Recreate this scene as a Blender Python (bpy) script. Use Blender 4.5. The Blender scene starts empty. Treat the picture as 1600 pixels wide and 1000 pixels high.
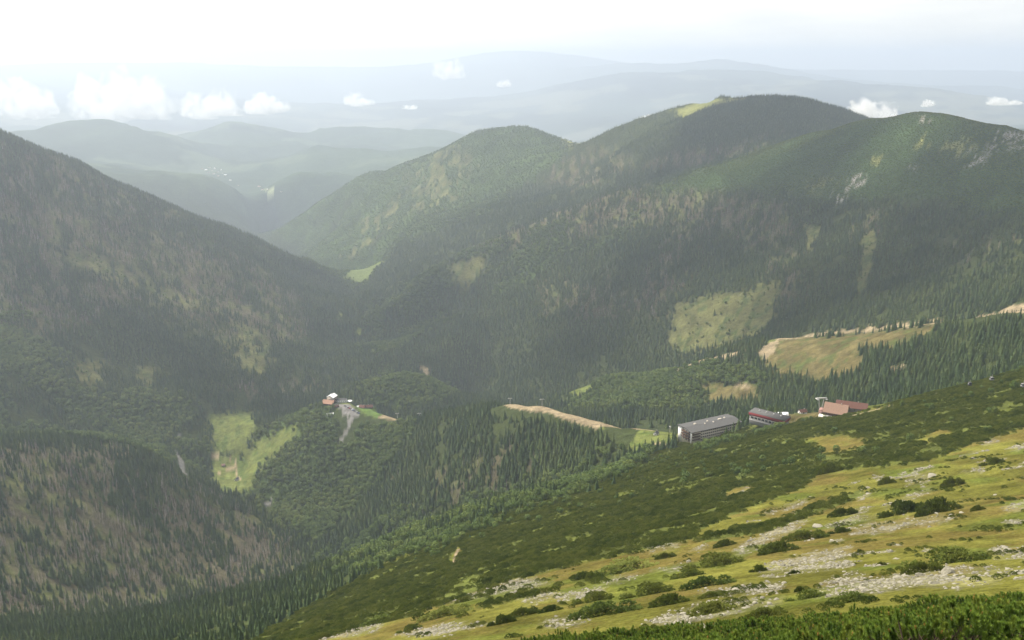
import bpy, math, random
import numpy as np
from mathutils import Vector
C = bpy.context.scene
rng = np.random.default_rng(7)
random.seed(7)
R = math.radians

# ------------------------------------------------------------------ camera, sky, sun, exposure
F = 1386.0                      # focal length in photo pixels (1600 wide)
PITCH = R(16.4)
cam_d = bpy.data.cameras.new('camera'); cam = bpy.data.objects.new('camera', cam_d)
C.collection.objects.link(cam); C.camera = cam
cam_d.sensor_width = 36; cam_d.lens = 36 * F / 1600
cam_d.clip_start = 0.3; cam_d.clip_end = 120000
cam.location = (0, 0, 0); cam.rotation_euler = (R(90) - PITCH, 0, 0)

SUN_EL, SUN_AZ = 46, -50        # the sun stands high, ahead and to the left (degrees from +Y)
C.view_settings.view_transform = 'Standard'; C.view_settings.look = 'None'
C.view_settings.gamma = 1; C.view_settings.use_curve_mapping = False
C.view_settings.exposure = 0.84
world = bpy.data.worlds.new('World'); C.world = world; world.use_nodes = True
wt = world.node_tree; wt.nodes.clear()
def N(t, k, **kw):
    n = t.nodes.new(k)
    for a, b in kw.items():
        if a.startswith('i_'):
            n.inputs[a[2:].replace('_', ' ')].default_value = b
        else: setattr(n, a, b)
    return n
sky = N(wt, 'ShaderNodeTexSky', sky_type='NISHITA', sun_disc=False, sun_elevation=R(SUN_EL), sun_rotation=R(SUN_AZ), altitude=1900)
skm = N(wt, 'ShaderNodeVectorMath', operation='SCALE'); skm.inputs['Scale'].default_value = 0.10
tc = N(wt, 'ShaderNodeTexCoord')
mp = N(wt, 'ShaderNodeMapping'); mp.inputs['Scale'].default_value = (1.1, 1.1, 6.0)
n1 = N(wt, 'ShaderNodeTexNoise', i_Scale=1.6, i_Detail=6.0, i_Roughness=0.55)
cr = N(wt, 'ShaderNodeValToRGB')
cr.color_ramp.elements[0].position = 0.36; cr.color_ramp.elements[0].color = (0.60, 0.61, 0.63, 1)
cr.color_ramp.elements[1].position = 0.60; cr.color_ramp.elements[1].color = (0.97, 0.94, 0.88, 1)
# the cloud deck glows brighter round the hidden sun
sd = (math.sin(R(SUN_AZ)) * math.cos(R(SUN_EL)), math.cos(R(SUN_AZ)) * math.cos(R(SUN_EL)), math.sin(R(SUN_EL)))
dt = N(wt, 'ShaderNodeVectorMath', operation='DOT_PRODUCT'); dt.inputs[1].default_value = sd
gl = N(wt, 'ShaderNodeMapRange'); gl.inputs['From Min'].default_value = 0.2; gl.inputs['From Max'].default_value = 1.0
gl.inputs['To Min'].default_value = 0.70; gl.inputs['To Max'].default_value = 1.3
cs = N(wt, 'ShaderNodeVectorMath', operation='SCALE')
mx = N(wt, 'ShaderNodeMix', data_type='RGBA'); mx.inputs['Factor'].default_value = 0.88
bg = N(wt, 'ShaderNodeBackground'); bg.inputs['Strength'].default_value = 1.0
wo = N(wt, 'ShaderNodeOutputWorld')
L = wt.links.new
L(sky.outputs[0], skm.inputs[0]); L(tc.outputs['Generated'], mp.inputs[0]); L(mp.outputs[0], n1.inputs['Vector'])
L(n1.outputs['Fac'], cr.inputs[0]); L(tc.outputs['Generated'], dt.inputs[0]); L(dt.outputs['Value'], gl.inputs['Value'])
L(cr.outputs[0], cs.inputs[0]); L(gl.outputs[0], cs.inputs['Scale'])
L(skm.outputs[0], mx.inputs['A']); L(cs.outputs[0], mx.inputs['B']); L(mx.outputs['Result'], bg.inputs[0]); L(bg.outputs[0], wo.inputs[0])

sun_d = bpy.data.lights.new('sun', 'SUN'); sun = bpy.data.objects.new('sun', sun_d); C.collection.objects.link(sun)
sun_d.energy = 4.2; sun_d.angle = R(4); sun_d.color = (1, 0.90, 0.74)
sun.rotation_euler = Vector(sd).to_track_quat('Z', 'Y').to_euler()

C.cycles.max_bounces = 5; C.cycles.diffuse_bounces = 2; C.cycles.glossy_bounces = 1; C.cycles.transmission_bounces = 1
C.cycles.volume_bounces = 3; C.cycles.transparent_max_bounces = 8
C.cycles.use_denoising = True
C.cycles.use_adaptive_sampling = True; C.cycles.adaptive_threshold = 0.01

# ------------------------------------------------------------------ small helpers
def tag(o, label=None, cat=None, group=None, kind=None):
    if label: o['label'] = label
    if cat: o['category'] = cat
    if group: o['group'] = group
    if kind: o['kind'] = kind
    return o
def new_obj(name, data, parent=None, loc=(0, 0, 0)):
    o = bpy.data.objects.new(name, data); C.collection.objects.link(o); o.location = loc
    if parent: o.parent = parent
    return o
def np_mesh(name, verts, faces, mats=(), mat_idx=None, smooth=False):
    """verts (n,3); faces: list of arrays, each (m,k)"""
    me = bpy.data.meshes.new(name)
    verts = np.asarray(verts, np.float32)
    me.vertices.add(len(verts)); me.vertices.foreach_set('co', verts.ravel())
    if isinstance(faces, np.ndarray): faces = [faces]
    tot = [np.full(len(f), f.shape[1], np.int32) for f in faces]
    loops = np.concatenate([f.ravel() for f in faces]).astype(np.int32); tot = np.concatenate(tot)
    me.loops.add(len(loops)); me.loops.foreach_set('vertex_index', loops)
    st = np.concatenate(([0], np.cumsum(tot)[:-1])).astype(np.int32)
    me.polygons.add(len(tot)); me.polygons.foreach_set('loop_start', st); me.polygons.foreach_set('loop_total', tot)
    if mat_idx is not None: me.polygons.foreach_set('material_index', np.asarray(mat_idx, np.int32))
    if smooth: me.polygons.foreach_set('use_smooth', np.ones(len(tot), bool))
    for m in mats: me.materials.append(m)
    me.update(calc_edges=True)
    return me
def hsh(ix, iy, s):
    h = (ix.astype(np.int64) * 374761393 + iy.astype(np.int64) * 668265263 + s * 1442695041) & 0xffffffff
    h = ((h ^ (h >> 13)) * 1274126177) & 0xffffffff
    return ((h ^ (h >> 16)) & 0xffffff) / float(0xffffff)
def vn(x, y, s=0):
    ix = np.floor(x); iy = np.floor(y); fx = x - ix; fy = y - iy
    fx = fx * fx * fx * (fx * (fx * 6 - 15) + 10); fy = fy * fy * fy * (fy * (fy * 6 - 15) + 10)
    a = hsh(ix, iy, s); b = hsh(ix + 1, iy, s); c = hsh(ix, iy + 1, s); d = hsh(ix + 1, iy + 1, s)
    return (a + (b - a) * fx + (c - a) * fy + (a - b - c + d) * fx * fy) * 2 - 1
def fbm(x, y, s=0, o=4, g=0.5):
    t = 0; a = 1; n = 0
    for k in range(o):
        t = t + a * vn(x * 2 ** k + 17.3 * k, y * 2 ** k - 9.1 * k, s + k); n += a; a *= g
    return t / n
def sm(x, a, b):
    t = np.clip((x - a) / (b - a), 0, 1); return t * t * (3 - 2 * t)

# ------------------------------------------------------------------ the lie of the land
# Survey of the view: a sighted direction (photo px) and a distance in metres give a point of the ground.
CP, SP = math.cos(PITCH), math.sin(PITCH)
def sight(px, py):
    X = (px - 800) / F; Y = (500 - py) / F
    vx = X; vy = CP + Y * SP; vz = -SP + Y * CP
    return np.arctan2(vx, vy), vz / np.hypot(vx, vy)
def look(x, y, z):
    """photo px of a point of the land"""
    d = y * CP - z * SP; u = y * SP + z * CP
    d = np.maximum(d, 1e-6)
    return 800 + F * x / d, 500 - F * u / d
pts = []
def line(*p, back=None, step=55, bk2=None):
    p = [np.array(q, float) for q in p]
    out = [p[0]]
    for a, b in zip(p, p[1:]):
        n = max(1, int(round(np.hypot(*(b - a)[:2]) / step)))
        for k in range(1, n + 1):
            t = k / n; q = a + (b - a) * t; q[2] = math.exp(math.log(a[2]) * (1 - t) + math.log(b[2]) * t); out.append(q)
    for q in out:
        pts.append(tuple(q))
        if back: pts.append((q[0], q[1] + back[1], q[2] * back[0]))
def P(*p):
    for q in p: pts.append(q)
# foreground brow and the slope below it
line((1950,960,34),(1600,1000,35),(1200,1050,36),(800,1085,38),(300,1130,40),(-300,1180,42), step=150)
line((1950,940,56),(1600,966,54),(1400,980,53),(1200,1000,53),(1000,1014,55),(850,1022,58),(700,1065,62),(400,1080,75),(0,1115,95),(-300,1140,120), step=110)
line((1950,940,84),(1600,968,84),(1200,1002,86),(800,1036,92),(400,1085,115),(0,1120,145), step=150)
line((1950,880,125),(1600,908,125),(1400,922,125),(1200,942,126),(1000,970,130),(700,1003,150),(400,1040,190),(0,1078,260),(-300,1100,300), step=100)
line((1950,800,205),(1600,850,195),(1400,862,195),(1200,880,200),(1000,905,200),(800,935,210),(600,972,240),(400,1010,300),(200,1035,360), step=100)
line((1950,715,310),(1600,765,300),(1400,790,300),(1200,818,300),(1000,850,300),(800,885,320),(600,930,350),(400,985,430),(200,1012,500),(0,1040,540),(-300,1060,560), step=100)
line((1950,630,460),(1600,688,450),(1400,718,440),(1200,755,440),(1000,795,440),(800,835,460),(600,890,500),(400,950,600), step=100)
line((1950,560,620),(1600,622,600),(1400,662,590),(1200,704,590),(1000,750,600),(800,800,620),(600,870,680),(400,928,760),(200,975,780),(0,1000,760),(-300,1010,700), step=100)
line((1950,520,760),(1600,578,750),(1500,604,745),(1400,630,740),(1340,645,760),(1250,664,780),(1150,685,800),(1050,710,790),(950,745,790),(800,785,810),(650,840,860), step=80)
# the shelf with the hotels
line((1350,648,815),(1290,655,840),(1250,660,860),(1200,668,870),(1110,690,880),(1050,695,890), step=50)
line((1345,640,850),(1290,645,880),(1240,650,910),(1180,655,940),(1100,672,950),(1040,676,960), step=60)
line((1600,582,880),(1450,622,930),(1300,655,1040),(1200,665,1060),(1100,680,1100), step=80)
# gully between our slope and the wooded spur
line((1000,712,880),(900,752,930),(800,800,1000),(700,842,1060),(600,866,1140),(480,870,1250), step=70)
line((950,690,960),(860,700,1060),(760,720,1140),(680,750,1220),(590,780,1330),(500,790,1420), step=90)
# crest of the wooded spur and its nose
line((1040,676,960),(1000,670,1000),(940,660,1070),(890,648,1130),(850,634,1200),(800,628,1290),(740,640,1400),(700,645,1450),(650,655,1520),(600,650,1570),(560,640,1610),(525,630,1660),(490,640,1690), back=(1.11, 22), step=45)
line((490,640,1690),(440,690,1650),(400,740,1570),(390,775,1500), step=60)
line((380,655,1800),(330,660,1850),(360,690,1740),(400,700,1690)); 
line((335,742,1640),(370,748,1600),(400,780,1500),(435,820,1390),(480,874,1250), step=45)
# knoll behind the lower hotel
line((540,612,1930),(620,590,1990),(680,596,2050),(725,616,2060), back=(1.1, 16))
# dead wood spur, bottom left
line((-300,690,1200),(0,700,1300),(100,697,1340),(220,702,1400),(280,732,1440),(330,768,1480),(400,806,1420),(440,842,1330), step=80)
line((-300,900,880),(0,932,960),(200,940,1020),(350,903,1130),(440,880,1220), step=80)
line((-300,800,1020),(0,815,1120),(200,822,1190),(350,845,1270), step=100)
P((200,700,1620),(270,712,1600),(300,735,1590))
# left valley side
line((-300,690,1450),(0,697,1560),(120,694,1640),(220,684,1720),(320,640,1860),(400,612,2050),(500,600,2200),(555,562,2350), step=80)
line((-300,570,1750),(0,590,1800),(200,590,1960),(350,560,2200),(460,560,2350), step=110)
line((-300,430,2000),(0,470,2120),(200,480,2330),(400,510,2500),(500,520,2620), step=110)
line((-300,250,2450),(0,335,2600),(200,380,2750),(400,430,2900),(480,455,3000), step=110)
line((-300,90,2900),(0,206,3200),(100,248,3250),(200,296,3280),(300,340,3350),(390,364,3450),(440,390,3450),(500,422,3400),(535,450,3330), back=(1.16, 55), step=55)
# the stream
line((575,532,2650),(560,500,2900),(548,470,3200)); line((500,440,4100),(455,412,5200),(435,385,6400))
# lit ridge, far right side of the valley
line((430,358,5900),(500,318,5500),(560,283,5300),(620,258,5100),(700,226,4900),(760,207,4750),(800,203,4700),(850,207,4650),(890,219,4600), back=(1.16, 60), step=50)
line((520,370,4700),(620,320,4450),(720,270,4350),(820,240,4300)); line((545,425,3600),(620,372,3900),(700,330,3900),(800,290,3900),(880,262,3950), step=80)
line((575,470,2980),(640,420,3150),(720,380,3250),(800,335,3350))
# high ridge behind
line((890,219,4600),(930,221,4500),(1000,194,4350),(1060,175,4250),(1120,163,4150),(1160,159,4100),(1215,153,4000),(1260,160,3950),(1300,172,3850),(1350,190,3700),(1420,200,3600), back=(1.16, 70), step=50)
line((900,280,3800),(1000,245,3650),(1100,215,3550),(1200,195,3500), step=80)
# near right massif: crest, spur and face
line((1950,290,2150),(1750,240,2300),(1600,207,2450),(1500,185,2600),(1440,180,2700),(1400,185,2800),(1350,192,2900), back=(1.14, 55), step=70)
line((1300,205,2970),(1250,217,3000),(1160,243,3050),(1060,276,3080),(960,302,3080),(880,326,3050),(800,354,3000),(720,397,2950),(650,442,2850),(590,492,2750), back=(1.06, 6), step=70)
line((1950,400,1200),(1750,440,1380),(1600,470,1500),(1450,492,1620),(1300,508,1720),(1150,545,1800),(1050,570,1870),(900,605,1950),(790,627,2000),(720,610,2100),(640,560,2350), step=80)
line((1950,330,1600),(1600,350,1900),(1450,345,2130),(1300,360,2280),(1150,335,2560),(1000,345,2750),(880,380,2750),(760,430,2750),(660,490,2680), step=110)
line((1600,430,1660),(1450,430,1830),(1300,440,1960),(1100,460,2120),(950,500,2180),(820,545,2260),(710,560,2350), step=110)
P((1600,270,2150),(1450,260,2400),(1300,270,2650),(1900,330,1900))
# spur with the pistes
line((1950,430,1020),(1750,462,1150),(1600,486,1270),(1460,504,1350),(1400,511,1410),(1300,521,1490),(1200,532,1560),(1120,556,1610),(1040,582,1660),(960,594,1710),(890,612,1750), back=(1.07, 12), step=70)
line((1750,530,930),(1600,545,1040),(1480,560,1130),(1350,585,1200),(1250,600,1280),(1150,622,1330),(1000,642,1400),(900,645,1500), step=80)
P((800,650,1700),(850,650,1600))
# far hills
line((-300,230,8500),(40,213,9300),(100,197,9700),(160,187,9900),(210,199,9800),(270,208,9500), back=(1.12, 22), step=40)
line((270,212,10800),(310,204,11300),(360,190,11500),(420,200,11500),(470,213,11200),(520,201,11900),(580,202,12000),(640,205,12000),(700,206,11700),(760,216,11200),(900,225,11000), back=(1.12, 18), step=40)
line((420,244,8900),(500,226,9300),(600,238,9000),(700,234,8800),(760,240,8500), back=(1.07, 10), step=50)
line((60,240,8400),(150,255,7900),(250,275,7500),(330,300,7200),(400,335,6800)); line((330,270,8300),(430,299,7600),(440,330,6900),(500,290,7600)); 
line((250,245,8700),(320,238,9300),(380,230,9800))
line((560,270,7600),(700,260,7300),(900,260,7000),(1100,225,6500),(1400,230,5500),(1800,260,4500), step=120)
line((-300,215,12500),(0,212,13000),(400,212,14200),(800,205,14500),(1100,190,14000),(1400,200,11500),(1600,215,10500),(1950,230,10000), step=130)
line((-300,175,16500),(0,172,17000),(300,168,18000),(600,165,18500),(760,165,18500),(900,158,17500),(1100,150,16000),(1400,172,14500),(1600,190,14000),(1950,200,14000), step=110)
line((620,160,21000),(740,150,20500),(820,140,20500),(900,124,20500),(990,113,20500),(1060,114,20500),(1150,110,20500),(1250,117,20000),(1330,128,19500),(1400,137,19000),(1500,152,18500),(1600,166,18000),(1950,185,17500), back=(1.12, 14), step=45)
line((960,99,26500),(1060,98,26500),(1100,95,26500),(1130,93,26500),(1200,103,26000),(1300,119,25500),(1400,128,25500),(1480,133,25000),(1560,133,25000),(1600,141,25000),(1950,150,25000), back=(1.1, 12), step=45)
line((-300,108,31000),(0,102,31000),(100,97,31000),(300,99,31000),(450,104,31000),(600,105,31000),(680,98,31000),(740,87,31000),(800,81,31000),(860,84,31000),(920,90,31000),(960,99,31000),(1100,106,33000),(1400,110,33000),(1600,112,33000),(1950,112,33000), back=(1.15, 14), step=50)
cp = []
for px, py, r in pts:
    a, s = sight(px, py); cp.append((float(a), math.log(r), float(s)))
for a in range(-50, 51, 12):
    sa_ = float(np.interp(a, (-50, 0, 12, 20, 30, 44), (-.84, -.84, -.80, -.75, -.69, -.66)))
    for r, s in ((2.5, sa_ + .03), (9, sa_ + .01), (18, sa_)): cp.append((R(a), math.log(r), s))
cp = np.array(cp)
A0, A1, NA = R(-44), R(44), 840
V0, V1, NR = math.log(2.6), math.log(38000), 1150
def tps_fit(c):
    n = len(c); d = np.hypot(c[:, None, 0] - c[None, :, 0], c[:, None, 1] - c[None, :, 1])
    K = np.where(d > 0, d * d * np.log(np.maximum(d, 1e-9)), 0) + np.eye(n) * 2e-5
    Pm = np.c_[np.ones(n), c[:, :2]]
    M = np.block([[K, Pm], [Pm.T, np.zeros((3, 3))]])
    return np.linalg.solve(M, np.r_[c[:, 2], 0, 0, 0])
W = tps_fit(cp)
ga = np.linspace(A0, A1, 211); gv = np.linspace(V0, V1, 320)
GA, GV = np.meshgrid(ga, gv)
S = W[-3] + W[-2] * GA + W[-1] * GV
for k, (a, v, _) in enumerate(cp):
    d2 = (GA - a) ** 2 + (GV - v) ** 2
    S += W[k] * 0.5 * d2 * np.log(np.maximum(d2, 1e-12))
def bil(Gd, fa, fv):
    ia = np.clip(np.floor(fa).astype(int), 0, Gd.shape[1] - 2); iv = np.clip(np.floor(fv).astype(int), 0, Gd.shape[0] - 2)
    ta = np.clip(fa - ia, 0, 1); tv = np.clip(fv - iv, 0, 1)
    return (Gd[iv, ia] * (1 - ta) + Gd[iv, ia + 1] * ta) * (1 - tv) + (Gd[iv + 1, ia] * (1 - ta) + Gd[iv + 1, ia + 1] * ta) * tv
def cub1(t):
    return [(-t**3 + 2*t**2 - t) / 2, (3*t**3 - 5*t**2 + 2) / 2, (-3*t**3 + 4*t**2 + t) / 2, (t**3 - t**2) / 2]
def bic(Gd, fa, fv):
    ia = np.clip(np.floor(fa).astype(int), 1, Gd.shape[1] - 3); iv = np.clip(np.floor(fv).astype(int), 1, Gd.shape[0] - 3)
    wa = cub1(np.clip(fa - ia, -1, 2)); wv = cub1(np.clip(fv - iv, -1, 2))
    o = 0
    for j in range(4):
        for i in range(4): o = o + Gd[iv - 1 + j, ia - 1 + i] * wa[i] * wv[j]
    return o
AA, VV = np.meshgrid(np.linspace(A0, A1, NA), np.linspace(V0, V1, NR))
RR = np.exp(VV); XX = RR * np.sin(AA); YY = RR * np.cos(AA)
ZZ = bic(S, (AA - A0) / (A1 - A0) * 210, (VV - V0) / (V1 - V0) * 319) * RR
def rid(x, y, s): return 1 - 2 * np.abs(fbm(x, y, s, 2))
wx = XX + 60 * fbm(XX / 300, YY / 300, 90, 2); wy = YY + 60 * fbm(XX / 300, YY / 300, 91, 2)
ZZ += 90 * fbm(XX / 2600, YY / 2600, 1, 3) * sm(RR, 6500, 12000) * (1 - 0.6 * sm(RR, 20000, 27000))
ZZ += 38 * rid(wx / 1500, wy / 1500, 21) * sm(RR, 6500, 9000) * (1 - .5 * sm(RR, 16000, 24000)) - 20 * sm(RR, 6500, 9000)
ZZ += (32 * rid(wx / 560, wy / 560, 11) - 14) * sm(RR, 2200, 4300)
ZZ += (11 * rid(wx / 260, wy / 260, 12) - 4) * sm(RR, 900, 2200) * (1 - sm(RR, 15000, 20000))
ZZ += 4 * fbm(XX / 120, YY / 120, 13, 2) * sm(RR, 350, 1500) * (1 - sm(RR, 9000, 13000))
ZZ += 1.3 * fbm(XX / 38, YY / 38, 14, 3) * sm(RR, 60, 300) * (1 - sm(RR, 4000, 6000))
ZZ += 0.35 * fbm(XX / 9, YY / 9, 15, 3) * sm(RR, 12, 60) * (1 - sm(RR, 900, 1500))
def flatten(px, py, r, rad, sx=1.0):
    """a levelled platform where a building stands"""
    global ZZ
    a, _ = sight(px, py); x, y = r * math.sin(a), r * math.cos(a)
    z = gz(x, y); d = np.hypot(XX - x, YY - y)
    w = 1 - sm(d, rad, rad * 1.9)
    ZZ = ZZ * (1 - w) + z * w
def gz(x, y):
    a = np.arctan2(x, y); v = np.log(np.hypot(x, y))
    return bil(ZZ, (a - A0) / (A1 - A0) * (NA - 1), (v - V0) / (V1 - V0) * (NR - 1))
def hit(px, py, r0=20, r1=40000):
    """first point of the ground on a sighted direction, between two distances"""
    a, s = sight(px, py); v = np.linspace(math.log(r0), math.log(r1), 3000); r = np.exp(v)
    z = bil(ZZ, np.full_like(v, (a - A0) / (A1 - A0) * (NA - 1)), (v - V0) / (V1 - V0) * (NR - 1)) - s * r
    k = np.nonzero(z >= 0)[0]
    k = k[0] if len(k) else int(np.argmax(z / r))
    return Vector((r[k] * math.sin(a), r[k] * math.cos(a), z[k] + s * r[k]))

# ------------------------------------------------------------------ ground cover, mapped on the land
PX, PY = look(XX, YY, ZZ)
def inpoly(px, py, poly):
    p = np.array(poly, float); r = np.zeros(px.shape, bool); j = len(p) - 1
    for i in range(len(p)):
        xi, yi = p[i]; xj, yj = p[j]
        if yi != yj:
            c = ((yi > py) != (yj > py)) & (px < (xj - xi) * (py - yi) / (yj - yi) + xi)
            r ^= c
        j = i
    return r
W1 = fbm(AA * 130, VV * 110, 31, 4, .62); W2 = fbm(AA * 130, VV * 110, 47, 4, .62)
def lay(poly, r0, r1, wob=7):
    p = np.array(poly, float)
    out = np.zeros(XX.shape, np.float32)
    m = (RR > r0) & (RR < r1) & (PX > p[:, 0].min() - 3 * wob) & (PX < p[:, 0].max() + 3 * wob) & (PY > p[:, 1].min() - 3 * wob) & (PY < p[:, 1].max() + 3 * wob)
    x = PX[m] + W1[m] * wob * 2; y = PY[m] + W2[m] * wob; k = wob * (.35 if wob < 5 else .8)
    out[m] = (inpoly(x, y, poly) * 1.0 + inpoly(x + k, y - k * .6, poly) + inpoly(x - k, y + k * .6, poly)) / 3
    return out
def strip(pts_, w, r0, r1):
    """a track of even width w (metres) along ground points"""
    q = [hit(a, b, r0, r1) for a, b in pts_]
    d = np.full(XX.shape, 1e9)
    x0 = min(v.x for v in q) - 30; x1 = max(v.x for v in q) + 30; y0 = min(v.y for v in q) - 30; y1 = max(v.y for v in q) + 30
    m = (XX > x0) & (XX < x1) & (YY > y0) & (YY < y1)
    x = XX[m]; y = YY[m]; dm = d[m]
    for a, b in zip(q, q[1:]):
        ex, ey = b.x - a.x, b.y - a.y; l = ex * ex + ey * ey + 1e-6
        t = np.clip(((x - a.x) * ex + (y - a.y) * ey) / l, 0, 1)
        dm = np.minimum(dm, np.hypot(x - a.x - t * ex, y - a.y - t * ey))
    d[m] = dm
    return (d < w / 2).astype(np.float32)
def mx_(*a):
    o = a[0]
    for b in a[1:]: o = np.maximum(o, b)
    return o
nz = lambda s, sc, o=3: fbm(XX / sc, YY / sc, s, o)
stk = fbm(AA * 190, VV * 42, 61, 4, .6)       # streaks running down the slopes
stk2 = fbm(AA * 70, VV * 25, 66, 3, .6)
# --- near slope
near = (RR < 900) * 1.0
krum = mx_(lay([(1980,470),(1600,560),(1345,648),(1180,662),(1060,696),(1000,716),(900,752),(800,792),(740,822),(650,862),(560,905),(420,985),(300,1060),(470,1040),(500,1006),(600,962),(700,942),(800,906),(880,886),(950,870),(1035,852),(1080,842),(1120,826),(1180,802),(1200,784),(1265,757),(1270,741),(1325,735),(1365,730),(1450,720),(1500,700),(1600,668),(1980,600)], 230, 900),
    lay([(1080,842),(1200,816),(1290,783),(1345,764),(1350,774),(1280,802),(1200,830),(1100,848)], 200, 700, 4),
    lay([(1330,700),(1500,680),(1480,700),(1400,722),(1330,728)], 200, 700, 4),
    lay([(500,975),(640,948),(780,925),(900,900),(960,905),(860,925),(760,948),(600,975),(520,985)], 200, 700, 6) * (nz(71, 14) > -.1))
gr_in = mx_(lay([(1248,684),(1290,680),(1352,684),(1350,700),(1295,710),(1262,696)], 300, 800, 5),
    lay([(1270,742),(1345,736),(1335,756),(1290,775),(1215,800),(1092,838),(1088,830),(1190,787),(1262,762)], 230, 800, 5),
    lay([(1130,772),(1150,762),(1182,757),(1170,772),(1140,779)], 300, 800, 3),
    lay([(1430,690),(1470,670),(1490,674),(1450,696)], 300, 800, 4),
    lay([(700,880),(716,852),(722,856),(708,884)], 300, 900, 2))
krum = krum * (1 - gr_in)
krum_edge_tree = krum * (RR > 470) * (nz(72, 30) > 0.0)
fgd = (RR < 57.5 + 3 * fbm(AA * 30, AA * 0, 5, 3)) * 1.0
spots = (nz(73, 6.5, 3) > .42) * near * (1 - krum) * (RR > 62) * (RR < 700) * lay([(400,1000),(700,920),(1000,840),(1300,760),(1600,690),(1990,600),(1990,930),(1300,1000)], 62, 700, 3)
scree_p = [[(1333,828),(1360,815),(1440,808),(1500,806),(1490,815),(1430,822),(1370,834)],
 [(1262,930),(1290,905),(1330,893),(1368,906),(1420,890),(1480,885),(1592,888),(1562,912),(1500,920),(1440,914),(1375,926),(1268,932)],
 [(1540,860),(1602,856),(1650,870),(1560,875)], [(1420,743),(1462,738),(1450,753),(1418,756)], [(1375,792),(1450,762),(1457,768),(1400,792)],
 [(1285,822),(1330,808),(1375,806),(1300,827)], [(1315,803),(1340,794),(1368,791),(1345,802)], [(1340,775),(1355,770),(1362,776),(1342,780)],
 [(1145,862),(1170,845),(1215,822),(1268,810),(1240,832),(1190,854),(1160,866)], [(1190,886),(1260,865),(1322,855),(1330,887),(1245,897),(1190,894)],
 [(810,932),(860,922),(882,930),(830,946)], [(838,972),(900,963),(924,972),(860,982)], [(1000,974),(1080,945),(1150,938),(1227,933),(1215,947),(1125,962),(1080,974)],
 [(1090,922),(1220,908),(1228,925),(1100,932)], [(690,936),(740,912),(808,898),(860,912),(800,926),(700,942)], [(475,997),(540,979),(600,974),(590,987),(500,999)],
 [(612,992),(700,975),(770,973),(700,992)], [(798,872),(842,843),(840,860),(805,875)], [(1222,794),(1264,776),(1257,789),(1230,797)], [(1188,803),(1217,793),(1212,802)],
 [(1008,858),(1062,845),(1058,856),(1020,862)], [(1080,858),(1102,850),(1098,860)], [(900,855),(912,848),(910,858)], [(880,862),(905,857),(900,866)], [(1152,768),(1172,756),(1168,768)],
 [(1570,790),(1605,780),(1605,795),(1575,797)], [(1530,690),(1560,683),(1550,696)], [(1580,700),(1605,694),(1602,703)], [(1500,735),(1540,730),(1536,740)], [(1050,985),(1120,975),(1110,990),(1060,995)],
 [(940,905),(990,896),(1000,904),(950,912)], [(1010,890),(1080,880),(1075,892)], [(870,930),(940,915),(945,925),(880,940)]]
scree = np.zeros(XX.shape, np.float32)
for p_ in scree_p: scree = np.maximum(scree, lay(p_, 80, 640, 6))
thin = lay([(560,985),(800,900),(1000,850),(1200,800),(1350,750),(1990,600),(1990,940),(1300,940),(800,1000)], 75, 640, 8)
scree *= .35 + .65 * (nz(124, 6.5, 4) > .02)
scree = np.maximum(scree, ((nz(74, 9, 4) > .36) & (nz(75, 45, 2) > -.05)) * thin) * (1 - krum) * (RR > 64)
# --- pistes, tracks, meadows
tan = mx_(strip([(1466,503),(1530,492),(1600,484),(1640,480)], 12, 1100, 1500), lay([(1210,526),(1400,508),(1472,499),(1468,505),(1400,514),(1330,520),(1215,532)], 1200, 1700, 4), lay([(1185,550),(1200,536),(1216,528),(1212,545),(1195,562)], 1200, 1700, 3),
    lay([(1558,482),(1620,472),(1620,488),(1578,489)], 1000, 1500, 2), lay([(1034,584),(1056,569),(1120,557),(1168,545),(1166,552),(1110,566),(1060,580)], 1400, 1750, 3),
    lay([(690,640),(700,626),(760,624),(775,628),(768,636)], 1200, 1500, 3), lay([(775,628),(790,619),(860,617),(864,634),(884,642),(932,656),(947,666),(930,670),(888,657),(860,646),(800,638)], 1030, 1330, 2),
    strip([(884,645),(920,656),(950,664)], 12, 880, 1250), strip([(940,664),(970,668),(1000,671),(1030,672),(1058,672)], 8, 800, 1150),
    strip([(1236,662),(1258,660),(1300,657),(1350,645),(1400,634),(1440,624),(1476,611)], 5, 700, 1000), strip([(1478,622),(1512,619)], 3, 600, 900),
    lay([(590,652),(607,643),(655,641),(646,652),(618,657)], 1400, 1750, 2), lay([(1000,703),(1012,694),(1036,690),(1040,696),(1020,702),(1006,710)], 800, 1000, 2),
    lay([(655,576),(668,572),(672,580),(668,592),(662,586)], 2000, 2900, 2), lay([(1145,600),(1165,598),(1175,606),(1150,606)], 1100, 1500, 3), lay([(1385,578),(1410,568),(1415,574),(1392,585)], 1000, 1500, 3),
    strip([(332,714),(352,712),(368,722),(370,745),(378,750)], 4, 1400, 1800), strip([(332,742),(350,735),(366,730)], 4.5, 1400, 1800), strip([(708,880),(716,858)], 2, 400, 900),
    strip([(182,714),(200,708)], 5, 1200, 1700))
brn = mx_(lay([(1200,530),(1330,520),(1400,514),(1440,512),(1400,530),(1330,545),(1250,560),(1195,566)], 1200, 1700, 8), lay([(1190,562),(1250,552),(1340,530),(1352,545),(1345,580),(1290,592),(1210,585)], 1150, 1650, 6), lay([(1085,600),(1180,600),(1185,622),(1110,630)], 1150, 1500, 6),
    lay([(1405,520),(1470,506),(1440,525),(1400,545),(1352,545)], 1150, 1500, 5), lay([(1230,640),(1300,640),(1290,658),(1215,660)], 780, 1050, 3))
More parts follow.
